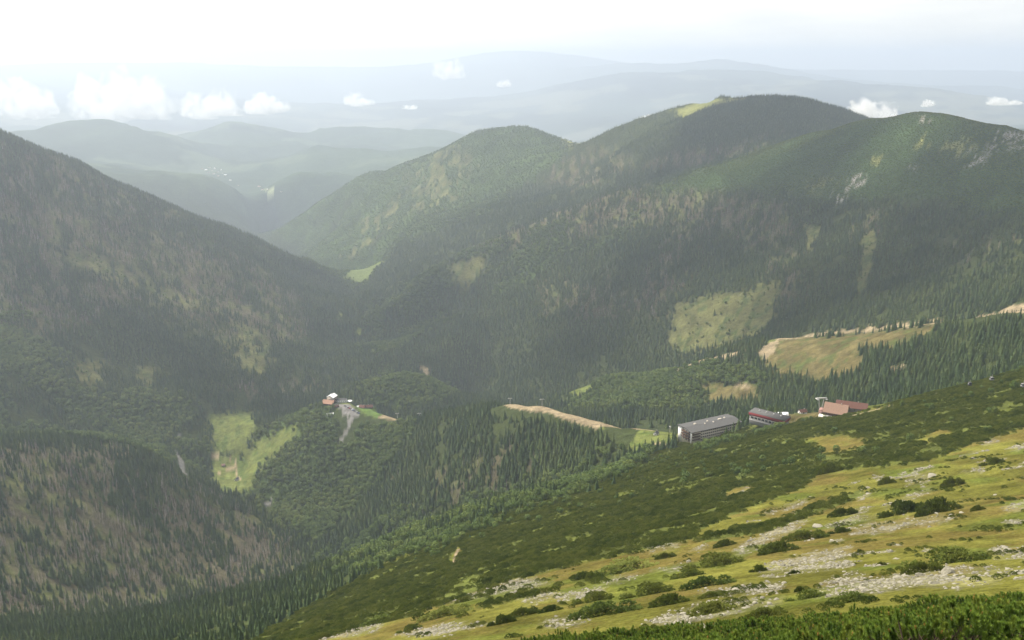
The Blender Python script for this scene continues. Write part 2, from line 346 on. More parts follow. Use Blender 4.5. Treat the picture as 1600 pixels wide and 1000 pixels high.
mead = mx_(lay([(316,652),(360,644),(404,645),(398,678),(385,706),(338,712),(330,680)], 1450, 2050, 7), lay([(328,714),(372,710),(402,735),(395,768),(350,772),(332,748)], 1450, 1750, 4),
    lay([(378,704),(450,666),(480,652),(446,698),(400,742),(380,735)], 1400, 1750, 7), lay([(554,632),(582,631),(612,645),(590,654),(566,645)], 1500, 1720, 2),
    lay([(880,613),(905,598),(952,583),(930,602),(900,622)], 1300, 1850, 3), lay([(536,434),(560,412),(594,392),(598,410),(565,442)], 2500, 3900, 3),
    lay([(915,655),(945,660),(944,672),(920,664)], 950, 1150, 2), lay([(1000,672),(1060,668),(1060,690),(1020,700),(1000,712),(980,700)], 830, 1030, 3),
    lay([(520,612),(560,608),(580,632),(540,640),(512,634)], 1600, 1760, 2), lay([(1200,528),(1270,518),(1240,545),(1196,556)], 1400, 1600, 2),
    lay([(528,488),(536,488),(536,500),(530,498)], 2500, 3400, 2), lay([(556,512),(564,512),(564,520),(556,522)], 2400, 3000, 2))
clearing = mx_(lay([(1048,478),(1100,462),(1150,458),(1215,438),(1216,490),(1180,528),(1060,556),(1050,540)], 1700, 2400, 7),
    lay([(704,412),(752,396),(760,430),(730,452),(708,440)], 2300, 3000, 7), lay([(1350,370),(1368,355),(1366,400),(1350,450),(1345,480),(1338,450)], 1500, 2400, 4),
    lay([(1258,352),(1285,350),(1275,380),(1262,400)], 1900, 2700, 4), lay([(110,568),(160,565),(160,600),(120,600)], 1500, 2200, 7), lay([(215,570),(245,575),(240,600),(220,600)], 1500, 2200, 6),
    lay([(330,520),(380,500),(430,540),(420,590),(370,580)], 1900, 2700, 10) * (stk > -.1), lay([(70,390),(150,395),(240,440),(330,480),(300,485),(180,440),(110,420)], 1900, 2800, 8) * (stk > -.2),
    lay([(0,740),(60,745),(150,790),(120,830),(0,840)], 900, 1500, 22) * (nz(82, 18, 4) > .05) * .8,
    lay([(640,240),(720,225),(740,260),(700,330),(640,330)], 3400, 4900, 12) * (stk > .05), lay([(560,340),(640,300),(620,350),(560,385)], 3200, 4600, 10) * (stk > .1), lay([(530,400),(600,360),(560,410)], 2900, 4300, 8) * (stk > 0))
asph = mx_(lay([(524,628),(534,630),(548,633),(562,648),(556,654),(546,650),(528,636)], 1500, 1760, 1), strip([(540,640),(552,650),(548,660),(544,668),(538,680),(532,690)], 5, 1480, 1750),
    strip([(536,645),(544,652),(546,662)], 4, 1480, 1750), strip([(274,706),(281,716),(284,728),(289,742)], 9, 1450, 1700), strip([(414,790),(424,782)], 9, 1350, 1600), strip([(276,676),(281,682)], 6, 1500, 1900))
# --- woods
deadm = mx_(lay([(-200,690),(0,700),(180,700),(250,735),(340,770),(450,838),(470,885),(430,920),(300,950),(150,960),(-200,980)], 850, 1480, 12) * (nz(76, 70) * .8 + stk * .6 > -.28),
    lay([(-300,200),(0,285),(150,330),(320,385),(450,450),(480,520),(420,545),(300,500),(180,470),(120,520),(40,520),(-300,430)], 1700, 3300, 18) * (stk2 + stk * .6 > -.27),
    lay([(0,220),(140,270),(250,318),(300,345),(200,340),(0,290)], 2300, 3300, 12) * (stk > .0),
    lay([(820,330),(900,305),(1050,285),(1180,305),(1240,320),(1245,372),(1170,385),(1050,352),(950,360),(850,385),(740,400),(700,420),(720,380)], 1900, 3150, 14) * (stk > -.2),
    lay([(1180,360),(1240,345),(1250,480),(1200,470),(1195,420)], 1700, 2700, 14) * (stk > -.02), lay([(1040,360),(1100,350),(1100,420),(1050,470),(1000,495),(960,480),(1010,440)], 1800, 2700, 14) * (stk > .02),
    lay([(840,430),(910,440),(960,420),(960,500),(900,500),(850,480)], 1900, 2800, 14) * (stk > .02), lay([(930,470),(1040,470),(1050,500),(960,505)], 1800, 2500, 10) * (stk > .05),
    lay([(1290,340),(1380,330),(1380,380),(1300,370)], 1700, 2600, 10) * (stk > .2), lay([(1440,385),(1620,360),(1620,400),(1480,410)], 1400, 2300, 10) * (stk > .15),
    lay([(1140,225),(1240,200),(1180,235),(1080,260),(1000,262),(1040,240)], 3000, 4100, 8) * (stk > -.1), lay([(860,225),(960,235),(1000,262),(900,300),(840,285),(850,250)], 3200, 4600, 12) * (stk > .05),
    lay([(200,905),(260,905),(260,955),(190,950)], 850, 1300, 8), lay([(760,765),(800,755),(800,790),(760,790)], 900, 1300, 8), lay([(620,740),(680,735),(800,700),(850,690),(840,740),(720,800),(640,800)], 900, 1450, 12) * (nz(77, 26) > .22),
    lay([(840,620),(872,617),(872,632),(845,628)], 1150, 1400, 3), lay([(330,600),(500,592),(520,610),(400,625)], 1800, 2400, 6) * (stk > .15))
broad = mx_(lay([(380,690),(470,640),(520,640),(560,660),(640,665),(620,720),(560,790),(500,850),(450,830),(380,770),(410,735)], 1150, 1750, 10),
    lay([(480,885),(560,815),(650,790),(760,770),(900,730),(980,700),(1040,690),(1000,730),(900,775),(800,815),(740,845),(650,885),(560,900)], 500, 1250, 10) * (nz(78, 22, 4) > -.12) * .75,
    lay([(-300,420),(0,470),(60,490),(120,600),(260,620),(320,640),(250,690),(0,700),(-300,690)], 1400, 2200, 12) * (nz(79, 90) > -.3),
    lay([(940,585),(1040,560),(1180,580),(1200,600),(1100,640),(960,640),(880,640),(930,610)], 1100, 1750, 8), lay([(420,350),(560,275),(700,220),(800,195),(890,210),(880,250),(760,330),(620,380),(570,450),(530,440)], 2900, 5900, 9) * (nz(80, 200) > -.5),
    lay([(560,600),(620,578),(690,590),(720,615),(640,640),(570,630)], 1700, 2300, 6), lay([(600,430),(700,400),(860,350),(1000,330),(960,380),(800,450),(700,500),(600,560),(560,540)], 2000, 3100, 10) * (nz(81, 120) > -.1),
    lay([(180,700),(260,680),(325,690),(330,740),(250,740),(190,730)], 1400, 1800, 8) * (nz(84, 30) > -.1), lay([(1080,700),(1160,684),(1240,664),(1250,676),(1080,712)], 700, 880, 5) * .6)
mugo_far = lay([(1000,300),(1120,255),(1240,206),(1330,172),(1440,150),(1620,190),(1990,270),(1990,400),(1600,345),(1450,310),(1300,318),(1150,300)], 1800, 3300, 12)
top_grass = mx_(lay([(1050,172),(1100,156),(1165,153),(1180,163),(1140,172),(1070,188)], 3800, 4700, 4), lay([(1192,172),(1206,162),(1216,166),(1200,180)], 3700, 4500, 4), lay([(870,205),(900,214),(925,218),(910,226),(880,226)], 4200, 4900, 4),
    lay([(1425,220),(1445,205),(1455,228),(1440,238)], 1900, 2800, 5) * (nz(85, 20) > 0), lay([(1468,230),(1500,215),(1525,222),(1515,245),(1480,242)], 1900, 2600, 6) * (nz(85, 20) > -.1), lay([(1360,245),(1380,243),(1375,258),(1362,256)], 1900, 2800, 3),
    lay([(1260,280),(1310,285),(1300,300),(1262,296)], 1900, 2900, 8) * (nz(86, 16) > .2))
crag = mx_(lay([(1540,218),(1570,203),(1640,205),(1640,235),(1560,232),(1545,250)], 1900, 2600, 8) * (nz(87, 16) > -.05), lay([(1325,282),(1345,270),(1355,285),(1335,292)], 1900, 2900, 4) * (nz(87, 8) > -.1), lay([(1300,295),(1330,290),(1325,315),(1302,318)], 1900, 2900, 4) * (nz(88, 10) > .25),
    lay([(1430,182),(1455,180),(1455,190),(1440,192)], 2200, 2900, 4) * (nz(88, 10) > .1), lay([(1420,240),(1440,235),(1440,260),(1420,262)], 1900, 2900, 5) * (nz(88, 10) > .3), lay([(1500,240),(1545,236),(1530,262),(1505,262)], 1900, 2500, 8) * (nz(88, 9) > .2))
opn = np.clip(mead + tan + asph + brn, 0, 1); krum = krum * (1 - np.clip(tan, 0, 1))
conif = 1 - np.clip(krum + near * (PY > 0) * (lay([(470,1010),(650,905),(800,832),(1000,728),(1060,694),(1345,644),(1600,560),(1990,450),(1990,1300),(300,1300),(300,1010)], 0, 960, 5)), 0, 1)
conif = conif * (1 - opn) * (1 - .94 * clearing) * (1 - mugo_far) * (1 - top_grass) * (1 - crag) * (RR > 300)
conif *= (RR > 600) | (PX < 600)
conif = np.clip(conif + .14 * krum * (RR > 480) * (PX < 1000) * (nz(131, 40) > -.1), 0, 1)
conif = np.where((PX < 470) & (RR > 300) & (RR < 700), 1 - krum, conif)
deadm = deadm * (1 - opn) * (1 - clearing * .7); broad = broad * (1 - opn) * (1 - clearing)
hide = mx_(lay([(1225,600),(1385,600),(1385,660),(1225,690)], 700, 960, 3), lay([(524,638),(556,630),(610,636),(665,634),(660,656),(600,664),(545,664)], 1380, 1740, 4))
hide = mx_(hide, lay([(770,622),(885,640),(950,662),(1060,670),(1060,700),(990,700),(930,680),(880,664),(760,650)], 930, 1330, 4), lay([(524,640),(560,648),(552,690),(541,702),(528,696)], 1400, 1740, 3), lay([(270,704),(290,706),(298,756),(280,756)], 1400, 1650, 3), lay([(410,780),(428,780),(428,806),(412,806)], 1300, 1560, 2), lay([(1462,494),(1640,474),(1640,494),(1560,502),(1462,512)], 1080, 1500, 3))
conif = conif * (1 - hide); broad = broad * (1 - hide)
clear_sc = clearing * (nz(89, 12, 2) > .1)
FLD = dict(krum=krum, scree=scree, conif=conif, deadm=deadm, broad=broad, mugo=mugo_far, fgd=fgd, clr=clearing, spots=spots, opn=np.clip(opn + 0, 0, 1))
# --- colour of the bare ground
col = np.empty(XX.shape + (3,), np.float32); col[:] = (.040, .052, .020)
def paint(mask, c, var=.0, s=99, sc=20):
    global col
    c = np.array(c, np.float32)
    n = (1 + var * 1.6 * nz(s, sc))[..., None] if var else 1
    col = col * (1 - mask[..., None]) + c * n * mask[..., None]
alp = near * (1 - conif)
paint(alp, (.108, .108, .024), .3, 101, 14)
ob = sm(nz(102, 38, 4) + .35 * nz(103, 7) + .1, -.05, .35) * alp
paint(ob * .55, (.118, .086, .030), .25, 104, 9)
paint(sm(nz(105, 25, 3), .1, .4) * alp * .7, (.078, .102, .020))
paint(krum, (.078, .092, .024), .3, 106, 8)
paint(fgd * 1.0, (.03, .035, .015))
paint(scree * .6, (.20, .19, .14), .3, 107, 3)
paint(deadm, (.082, .075, .044), .3, 108, 40); paint(sm(nz(109, 30, 4), -.05, .35) * deadm * .85, (.085, .10, .034))
paint(broad * (RR > 1000), (.05, .075, .024), .3, 110, 60)
paint(mugo_far, (.040, .066, .022), .25, 111, 45)
paint(clearing, (.105, .108, .042), .35, 112, 22); paint(clearing * sm(nz(122, 16, 4), .05, .4), (.055, .075, .025))
paint(top_grass, (.17, .18, .06), .2, 113, 30); paint(crag, (.26, .25, .22), .2, 114, 10)
paint(mead, (.115, .135, .040), .3, 115, 18); paint(mead * sm(nz(123, 12, 3), .1, .4), (.08, .11, .03)); paint(brn, (.105, .090, .038), .35, 116, 18); paint(brn * sm(nz(130, 15, 4), .05, .35), (.07, .085, .028))
lawn = lay([(556,633),(582,632),(612,645),(590,653),(566,645)], 1500, 1720, 2); paint(lawn, (.09, .14, .036), .3, 140, 9)
paint(lay([(536,434),(560,412),(594,392),(598,410),(565,442)], 2500, 3900, 3), (.12, .15, .055))
paint(tan, (.24, .195, .125), .3, 117, 12); paint(asph, (.16, .155, .15), .1, 118, 10)
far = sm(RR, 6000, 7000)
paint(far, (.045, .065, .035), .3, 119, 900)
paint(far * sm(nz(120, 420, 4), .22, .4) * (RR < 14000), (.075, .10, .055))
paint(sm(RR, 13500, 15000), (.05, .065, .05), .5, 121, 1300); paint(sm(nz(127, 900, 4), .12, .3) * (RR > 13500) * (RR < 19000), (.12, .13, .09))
paint(far * lay([(412,296),(430,294),(440,299),(420,303)], 6000, 9500, 2), (.32, .36, .2))

def sample(Gd, a, v): return bil(Gd, (a - A0) / (A1 - A0) * (NA - 1), (v - V0) / (V1 - V0) * (NR - 1))

# ------------------------------------------------------------------ materials
def mat(name, build=None, base=(.5, .5, .5), rough=.9, spec=.1):
    m = bpy.data.materials.new(name); m.use_nodes = True; t = m.node_tree; b = t.nodes['Principled BSDF']
    b.inputs['Roughness'].default_value = rough; b.inputs['Specular IOR Level'].default_value = spec
    b.inputs['Base Color'].default_value = (*base, 1)
    if build: build(t, b)
    return m
def ramp(t, pts_):
    r = t.nodes.new('ShaderNodeValToRGB'); e = r.color_ramp.elements
    while len(e) < len(pts_): e.new(.5)
    for k, (p, c) in enumerate(pts_): e[k].position = p; e[k].color = (*c, 1)
    return r
def mulv(t, a, b):
    m = t.nodes.new('ShaderNodeVectorMath'); m.operation = 'MULTIPLY'; t.links.new(a, m.inputs[0]); t.links.new(b, m.inputs[1]); return m.outputs[0]
def b_ground(t, b):
    at = N(t, 'ShaderNodeAttribute', attribute_name='cover'); g = N(t, 'ShaderNodeNewGeometry')
    o = at.outputs['Color']
    for sc, lo, hi in ((.9, .6, 1.4), (.12, .72, 1.28), (.015, .82, 1.18)):
        n = N(t, 'ShaderNodeTexNoise', i_Scale=sc, i_Detail=5.0, i_Roughness=.65); t.links.new(g.outputs['Position'], n.inputs['Vector'])
        r = N(t, 'ShaderNodeMapRange'); r.inputs[1].default_value = .3; r.inputs[2].default_value = .7; r.inputs[3].default_value = lo; r.inputs[4].default_value = hi
        t.links.new(n.outputs['Fac'], r.inputs[0]); o = mulv(t, o, r.outputs[0])
    t.links.new(o, b.inputs['Base Color'])
    n = N(t, 'ShaderNodeTexNoise', i_Scale=1.6, i_Detail=6.0, i_Roughness=.7); t.links.new(g.outputs['Position'], n.inputs['Vector'])
    bp = N(t, 'ShaderNodeBump', i_Strength=.7, i_Distance=.5); t.links.new(n.outputs['Fac'], bp.inputs['Height'])
    n2 = N(t, 'ShaderNodeTexNoise', i_Scale=.045, i_Detail=6.0, i_Roughness=.75); t.links.new(g.outputs['Position'], n2.inputs['Vector'])
    bp2 = N(t, 'ShaderNodeBump', i_Strength=.6, i_Distance=7.0); t.links.new(n2.outputs['Fac'], bp2.inputs['Height']); t.links.new(bp.outputs[0], bp2.inputs['Normal'])
    t.links.new(bp2.outputs[0], b.inputs['Normal'])
M = {}
M['ground'] = mat('ground', b_ground, rough=1, spec=0)
def leafy(c0, c1, c2, scale=.012, trans=.0):
    def f(t, b):
        oi = N(t, 'ShaderNodeObjectInfo'); g = N(t, 'ShaderNodeNewGeometry')
        n = N(t, 'ShaderNodeTexNoise', i_Scale=scale, i_Detail=3.0); t.links.new(g.outputs['Position'], n.inputs['Vector'])
        a = N(t, 'ShaderNodeMath', operation='MULTIPLY_ADD'); a.inputs[1].default_value = .55; t.links.new(oi.outputs['Random'], a.inputs[0])
        a2 = N(t, 'ShaderNodeMath', operation='MULTIPLY_ADD'); a2.inputs[1].default_value = 1.5; a2.inputs[2].default_value = -.5
        t.links.new(n.outputs['Fac'], a2.inputs[0]); t.links.new(a2.outputs[0], a.inputs[2])
        r = ramp(t, ((0.05, c0), (.5, c1), (1, c2))); t.links.new(a.outputs[0], r.inputs[0]); t.links.new(r.outputs[0], b.inputs['Base Color'])
        if trans:
            tr = N(t, 'ShaderNodeBsdfTranslucent'); t.links.new(r.outputs[0], tr.inputs[0]); ms = N(t, 'ShaderNodeMixShader'); ms.inputs[0].default_value = trans
            o = [x for x in t.nodes if x.type == 'OUTPUT_MATERIAL'][0]
            t.links.new(b.outputs[0], ms.inputs[1]); t.links.new(tr.outputs[0], ms.inputs[2]); t.links.new(ms.outputs[0], o.inputs['Surface'])
    return f
M['needle'] = mat('spruce_needles', leafy((.030, .056, .024), (.054, .088, .031), (.098, .128, .040), trans=.18), rough=.8)
M['leaf'] = mat('broad_leaves', leafy((.056, .092, .024), (.085, .128, .032), (.135, .17, .042), trans=.25), rough=.7)
M['mugo'] = mat('dwarf_pine_needles', leafy((.060, .092, .016), (.122, .155, .028), (.20, .22, .048), scale=.07, trans=.25), rough=.7)
M['shoot'] = mat('foreground_pine_needles', leafy((.06, .11, .016), (.11, .17, .022), (.19, .23, .035), scale=.5, trans=.3), rough=.6)
M['candle'] = mat('pine_cones', base=(.30, .155, .05))
M['deadwood'] = mat('dead_wood', leafy((.16, .135, .122), (.235, .205, .188), (.32, .285, .262)), rough=.9)
M['bark'] = mat('bark', base=(.10, .075, .055))
def b_rock(t, b):
    g = N(t, 'ShaderNodeNewGeometry'); oi = N(t, 'ShaderNodeObjectInfo')
    n = N(t, 'ShaderNodeTexNoise', i_Scale=2.5, i_Detail=6.0, i_Roughness=.7); t.links.new(g.outputs['Position'], n.inputs['Vector'])
    a = N(t, 'ShaderNodeMath', operation='MULTIPLY_ADD'); a.inputs[1].default_value = .45; t.links.new(oi.outputs['Random'], a.inputs[0]); 
    a2 = N(t, 'ShaderNodeMath', operation='MULTIPLY_ADD'); a2.inputs[1].default_value = 1.3; a2.inputs[2].default_value = -.4; t.links.new(n.outputs['Fac'], a2.inputs[0]); t.links.new(a2.outputs[0], a.inputs[2])
    r = ramp(t, ((.05, (.085, .08, .06)), (.45, (.20, .19, .15)), (1, (.34, .32, .26)))); t.links.new(a.outputs[0], r.inputs[0]); t.links.new(r.outputs[0], b.inputs['Base Color'])
M['rock'] = mat('granite', b_rock, rough=.95)

# ------------------------------------------------------------------ plant and stone meshes (height 1, base at the origin)
class MB:
    def __init__(s): s.v = []; s.f3 = []; s.f4 = []; s.m3 = []; s.m4 = []
    def tri(s, a, b, c, m=0): i = len(s.v); s.v += [a, b, c]; s.f3.append((i, i + 1, i + 2)); s.m3.append(m)
    def quad(s, a, b, c, d, m=0): i = len(s.v); s.v += [a, b, c, d]; s.f4.append((i, i + 1, i + 2, i + 3)); s.m4.append(m)
    def tube(s, a, b, r0, r1, n=5, m=0):
        a = Vector(a); b = Vector(b); d = (b - a).normalized(); u = d.orthogonal().normalized(); w = d.cross(u)
        i = len(s.v)
        for k in range(n):
            t = 2 * math.pi * k / n; q = u * math.cos(t) + w * math.sin(t); s.v.append(tuple(a + q * r0)); s.v.append(tuple(b + q * r1))
        for k in range(n):
            j = (k + 1) % n; s.f4.append((i + 2 * k, i + 2 * j, i + 2 * j + 1, i + 2 * k + 1)); s.m4.append(m)
    def box(s, x0, x1, y0, y1, z0, z1, m=0):
        i = len(s.v); s.v += [(x, y, z) for z in (z0, z1) for y in (y0, y1) for x in (x0, x1)]
        for f in ((0, 2, 3, 1), (4, 5, 7, 6), (0, 1, 5, 4), (2, 6, 7, 3), (0, 4, 6, 2), (1, 3, 7, 5)): s.f4.append(tuple(i + k for k in f)); s.m4.append(m)
    def poly_prism(s, pts2, z0, z1, m=0):
        n = len(pts2)
        for k in range(n):
            a = pts2[k]; b = pts2[(k + 1) % n]; s.quad((*a, z0), (*b, z0), (*b, z1), (*a, z1), m)
    def mesh(s, name, mats, smooth=False):
        fs = []; mi = []
        if s.f3: fs.append(np.array(s.f3)); mi += s.m3
        if s.f4: fs.append(np.array(s.f4)); mi += s.m4
        return np_mesh(name, np.array(s.v), fs, mats, mi, smooth)
    def obj(s, name, mats, parent=None, loc=(0, 0, 0)):
        return new_obj(name, s.mesh(name, mats if isinstance(mats, (list, tuple)) else [mats]), parent, loc)
rr = random.uniform
def spruce_crown(seed, wid=.17, levels=15, gap=0.08):
    random.seed(seed); b = MB()
    for l in range(levels):
        t = l / (levels - 1); z = gap + (0.97 - gap) * t; rad = wid * (1 - t) ** .8 * rr(.85, 1.1) + .012
        n = int(10 - 5 * t)
        for k in range(n):
            a = 2 * math.pi * (k + rr(-.35, .35)) / n + l * 1.3; L_ = rad * rr(.65, 1.15); dr = L_ * rr(.25, .55)
            ca, sa = math.cos(a), math.sin(a); w = L_ * rr(.28, .42); zz = z + rr(-.02, .02)
            root = (0, 0, zz + .035); mid = (ca * L_ * .55, sa * L_ * .55, zz - dr * .2); tip = (ca * L_, sa * L_, zz - dr)
            lf = (mid[0] - sa * w, mid[1] + ca * w, mid[2] - .022); rt = (mid[0] + sa * w, mid[1] - ca * w, mid[2] - .022)
            b.tri(root, lf, tip); b.tri(root, tip, rt)
    b.tri((-.02, 0, .93), (.02, 0, .93), (0, 0, 1.02)); b.tri((0, -.02, .93), (0, .02, .93), (0, 0, 1.02))
    return b
def spruce_trunk():
    b = MB(); b.tube((0, 0, -.06), (0, 0, .9), .016, .004, 5); return b
def dead_trunk():
    b = MB(); b.tube((0, 0, -.06), (0, 0, 1), .015, .003, 5); return b
def dead_twigs(seed, n=46):
    random.seed(seed); b = MB()
    for k in range(n):
        t = (k + rr(0, 1)) / n; z = .12 + .85 * t; L_ = (.13 * (1 - t) ** .7 + .02) * rr(.4, 1.1); a = rr(0, 6.283)
        ca, sa = math.cos(a), math.sin(a); w = .006; dz = rr(-.35, .25) * L_
        b.tri((-sa * w, ca * w, z), (sa * w, -ca * w, z), (ca * L_, sa * L_, z + dz)); b.tri((0, 0, z - w), (0, 0, z + w), (ca * L_ * .9, sa * L_ * .9, z + dz - .012))
        x, y = ca * L_ * .5, sa * L_ * .5; b.tri((x, y, z + dz * .5 + .008), (x, y, z + dz * .5 - .008), (x - sa * L_ * .3, y + ca * L_ * .3, z + dz * .5))
    return b
def leaf_crown(seed, n=300, wid=.34, base=.22, sz=.055):
    random.seed(seed); b = MB()
    lob = [(Vector((rr(-1, 1), rr(-1, 1), rr(-.8, 1))).normalized(), rr(.75, 1.2)) for _ in range(9)]
    for k in range(n):
        d = Vector((rr(-1, 1), rr(-1, 1), rr(-1, 1)))
        if d.length < .1: continue
        d.normalize(); g = max(d.dot(q) * w for q, w in lob); rad = (.55 + .45 * max(g, 0)) * (1 if rr(0, 1) < .75 else rr(.5, .9))
        p = Vector((d.x * wid * rad, d.y * wid * rad, base + (1 - base) * .5 + d.z * (1 - base) * .5 * rad))
        nrm = (d + Vector((rr(-.8, .8), rr(-.8, .8), rr(-.4, .9)))).normalized(); u = nrm.orthogonal().normalized(); w = nrm.cross(u); s = sz * rr(.6, 1.3)
        b.quad(tuple(p - u * s), tuple(p - w * s * .8), tuple(p + u * s), tuple(p + w * s * .8))
    return b
def leaf_trunk():
    b = MB(); b.tube((0, 0, -.06), (0, 0, .55), .024, .012, 5)
    for k in range(5):
        a = k * 1.4; b.tube((0, 0, .28 + .05 * k), (.2 * math.cos(a), .2 * math.sin(a), .55 + .05 * k), .010, .003, 4)
    return b
def tufts(b, n, rad, hgt, sz, lean=.5, cx=0, cy=0, z0=0):
    for k in range(n):
        a = rr(0, 6.283); q = math.sqrt(rr(0, 1)); x = cx + rad * q * math.cos(a); y = cy + rad * q * math.sin(a)
        z = z0 + hgt * (1 - q ** 2.2 * .75) * rr(.75, 1.0) - sz * .5; s = sz * rr(.6, 1.25)
        d = Vector((math.cos(a) * lean * q + rr(-.35, .35), math.sin(a) * lean * q + rr(-.35, .35), 1)).normalized()
        u = d.orthogonal().normalized(); u.rotate(__import__('mathutils').Quaternion(d, rr(0, 6.28))); w = d.cross(u); p = Vector((x, y, z)); top = p + d * s
        for e in (u, w): b.tri(tuple(p - e * s * .34), tuple(p + e * s * .34), tuple(top))
def dwarf_pine(seed, n=120):
    random.seed(seed); b = MB(); tufts(b, n, .75, .9, .22); tufts(b, n // 3, .85, .35, .2, 1.2); return b
def big_bush(seed):
    """one dwarf pine bush of many stems: unit width 2 x 1.1, height 1"""
    random.seed(seed); b = MB()
    for k in range(34):
        a = rr(0, 6.283); q = math.sqrt(rr(0, 1)); x = .85 * q * math.cos(a); y = .5 * q * math.sin(a); h = (1 - q * q * .6) * rr(.6, 1)
        tufts(b, 55, rr(.18, .28), h, .12, .6, x, y); 
    return b
def rock(seed):
    import bmesh
    random.seed(seed); bm = bmesh.new(); bmesh.ops.create_icosphere(bm, subdivisions=2, radius=.5)
    ax = [(Vector((rr(-1, 1), rr(-1, 1), rr(-1, 1))).normalized(), rr(.24, .42)) for _ in range(11)]
    sx, sy, sz = rr(.8, 1.25), rr(.7, 1.0), rr(.55, .8)
    for v in bm.verts:
        for q, dd in ax:
            e = v.co.dot(q) - dd
            if e > 0: v.co -= q * e
        v.co = Vector((v.co.x * sx, v.co.y * sy, v.co.z * sz + .12))
    me = bpy.data.meshes.new('boulder'); bm.to_mesh(me); bm.free(); me.materials.append(M['rock']); return me
def shoot_bunch(seed, n=8):
    """ends of dwarf pine branches: upright rosettes of needles, some with brown cones; about 0.7 m"""
    random.seed(seed); b = MB()
    for k in range(n):
        a = rr(0, 6.283); q = math.sqrt(rr(0, 1)) * .34; h = rr(.45, .8) * (1 - q * .8)
        p0 = Vector((q * .3 * math.cos(a), q * .3 * math.sin(a), 0)); pm = Vector((q * math.cos(a), q * math.sin(a), h * .6)); p1 = Vector((q * 1.15 * math.cos(a), q * 1.15 * math.sin(a), h))
        b.tube(tuple(p0), tuple(pm), .014, .011, 3, 2); ax = (p1 - pm).normalized(); u = ax.orthogonal().normalized(); w = ax.cross(u); Ls = (p1 - pm).length
        for j in range(46):
            t = (j / 45) ** .8; c = pm.lerp(p1, t); an = j * 2.4; qv = u * math.cos(an) + w * math.sin(an); L_ = rr(.10, .145) * (1 - .35 * t)
            tip = c + qv * L_ * (1 - .4 * t) + ax * L_ * (.55 + .6 * t); s_ = ax.cross(qv) * .017
            b.tri(tuple(c - s_), tuple(c + s_), tuple(tip), 0)
        if rr(0, 1) < .2:
            c = p1 + ax * .0; b.tube(tuple(c), tuple(c + ax * .075), .026, .012, 5, 1)
    return b

# ------------------------------------------------------------------ scattering
vis_top = np.maximum.accumulate(ZZ / RR, axis=0)
def candidates(r0, r1, sp):
    n = int(r1 / sp) + 1; out = []
    x = np.arange(-n * .72, n * .72) * sp; y = np.arange(max(0, r0 * .6), r1, sp)
    X, Y = np.meshgrid(x, y); X = X + rng.uniform(-.48, .48, X.shape) * sp; Y = Y + rng.uniform(-.48, .48, X.shape) * sp
    r = np.hypot(X, Y); a = np.arctan2(X, Y); k = (r > r0) & (r < r1) & (np.abs(a) < R(39))
    return X[k], Y[k], a[k], np.log(r[k]), r[k]
def place(field, bands, dens=1.0, seeable=14.0, hgt=(8, 16), hfun=None):
    """stand plants where the cover map has them; leave out what no viewpoint near the camera could see"""
    P_ = []
    for r0, r1, sp in bands:
        X, Y, a, v, r = candidates(r0, r1, sp)
        k = sample(field, a, v) * dens > rng.uniform(0, 1, len(X)) * .9 + .05
        X, Y, a, v, r = X[k], Y[k], a[k], v[k], r[k]
        z = sample(ZZ, a, v); h = rng.uniform(*hgt, len(X)) * (hfun(X, Y, r) if hfun else 1)
        top = (z + h + seeable) / r
        k = top > sample(vis_top, a, v - .015)
        px, py = look(X, Y, z + h / 2)
        k &= (px > -130) & (px < 1730) & (py < 1090)
        P_.append(np.c_[X, Y, z, h][k])
    return np.concatenate(P_)
def in_view(P_, margin=0):
    r = np.hypot(P_[:, 0], P_[:, 1]); a = np.arctan2(P_[:, 0], P_[:, 1]); v = np.log(r)
    px, py = look(P_[:, 0], P_[:, 1], P_[:, 2] + P_[:, 3] * .6)
    return (px > 4) & (px < 1596) & (py > 0) & (py < 992) & ((P_[:, 2] + P_[:, 3] * .75) / r > sample(vis_top, a, v - .01))
def split(P_, n, key=None):
    r = np.hypot(P_[:, 0], P_[:, 1]); k = P_[:, 3] / r * in_view(P_)
    o = np.argsort(-k); return P_[o[:n]], P_[o[n:]]
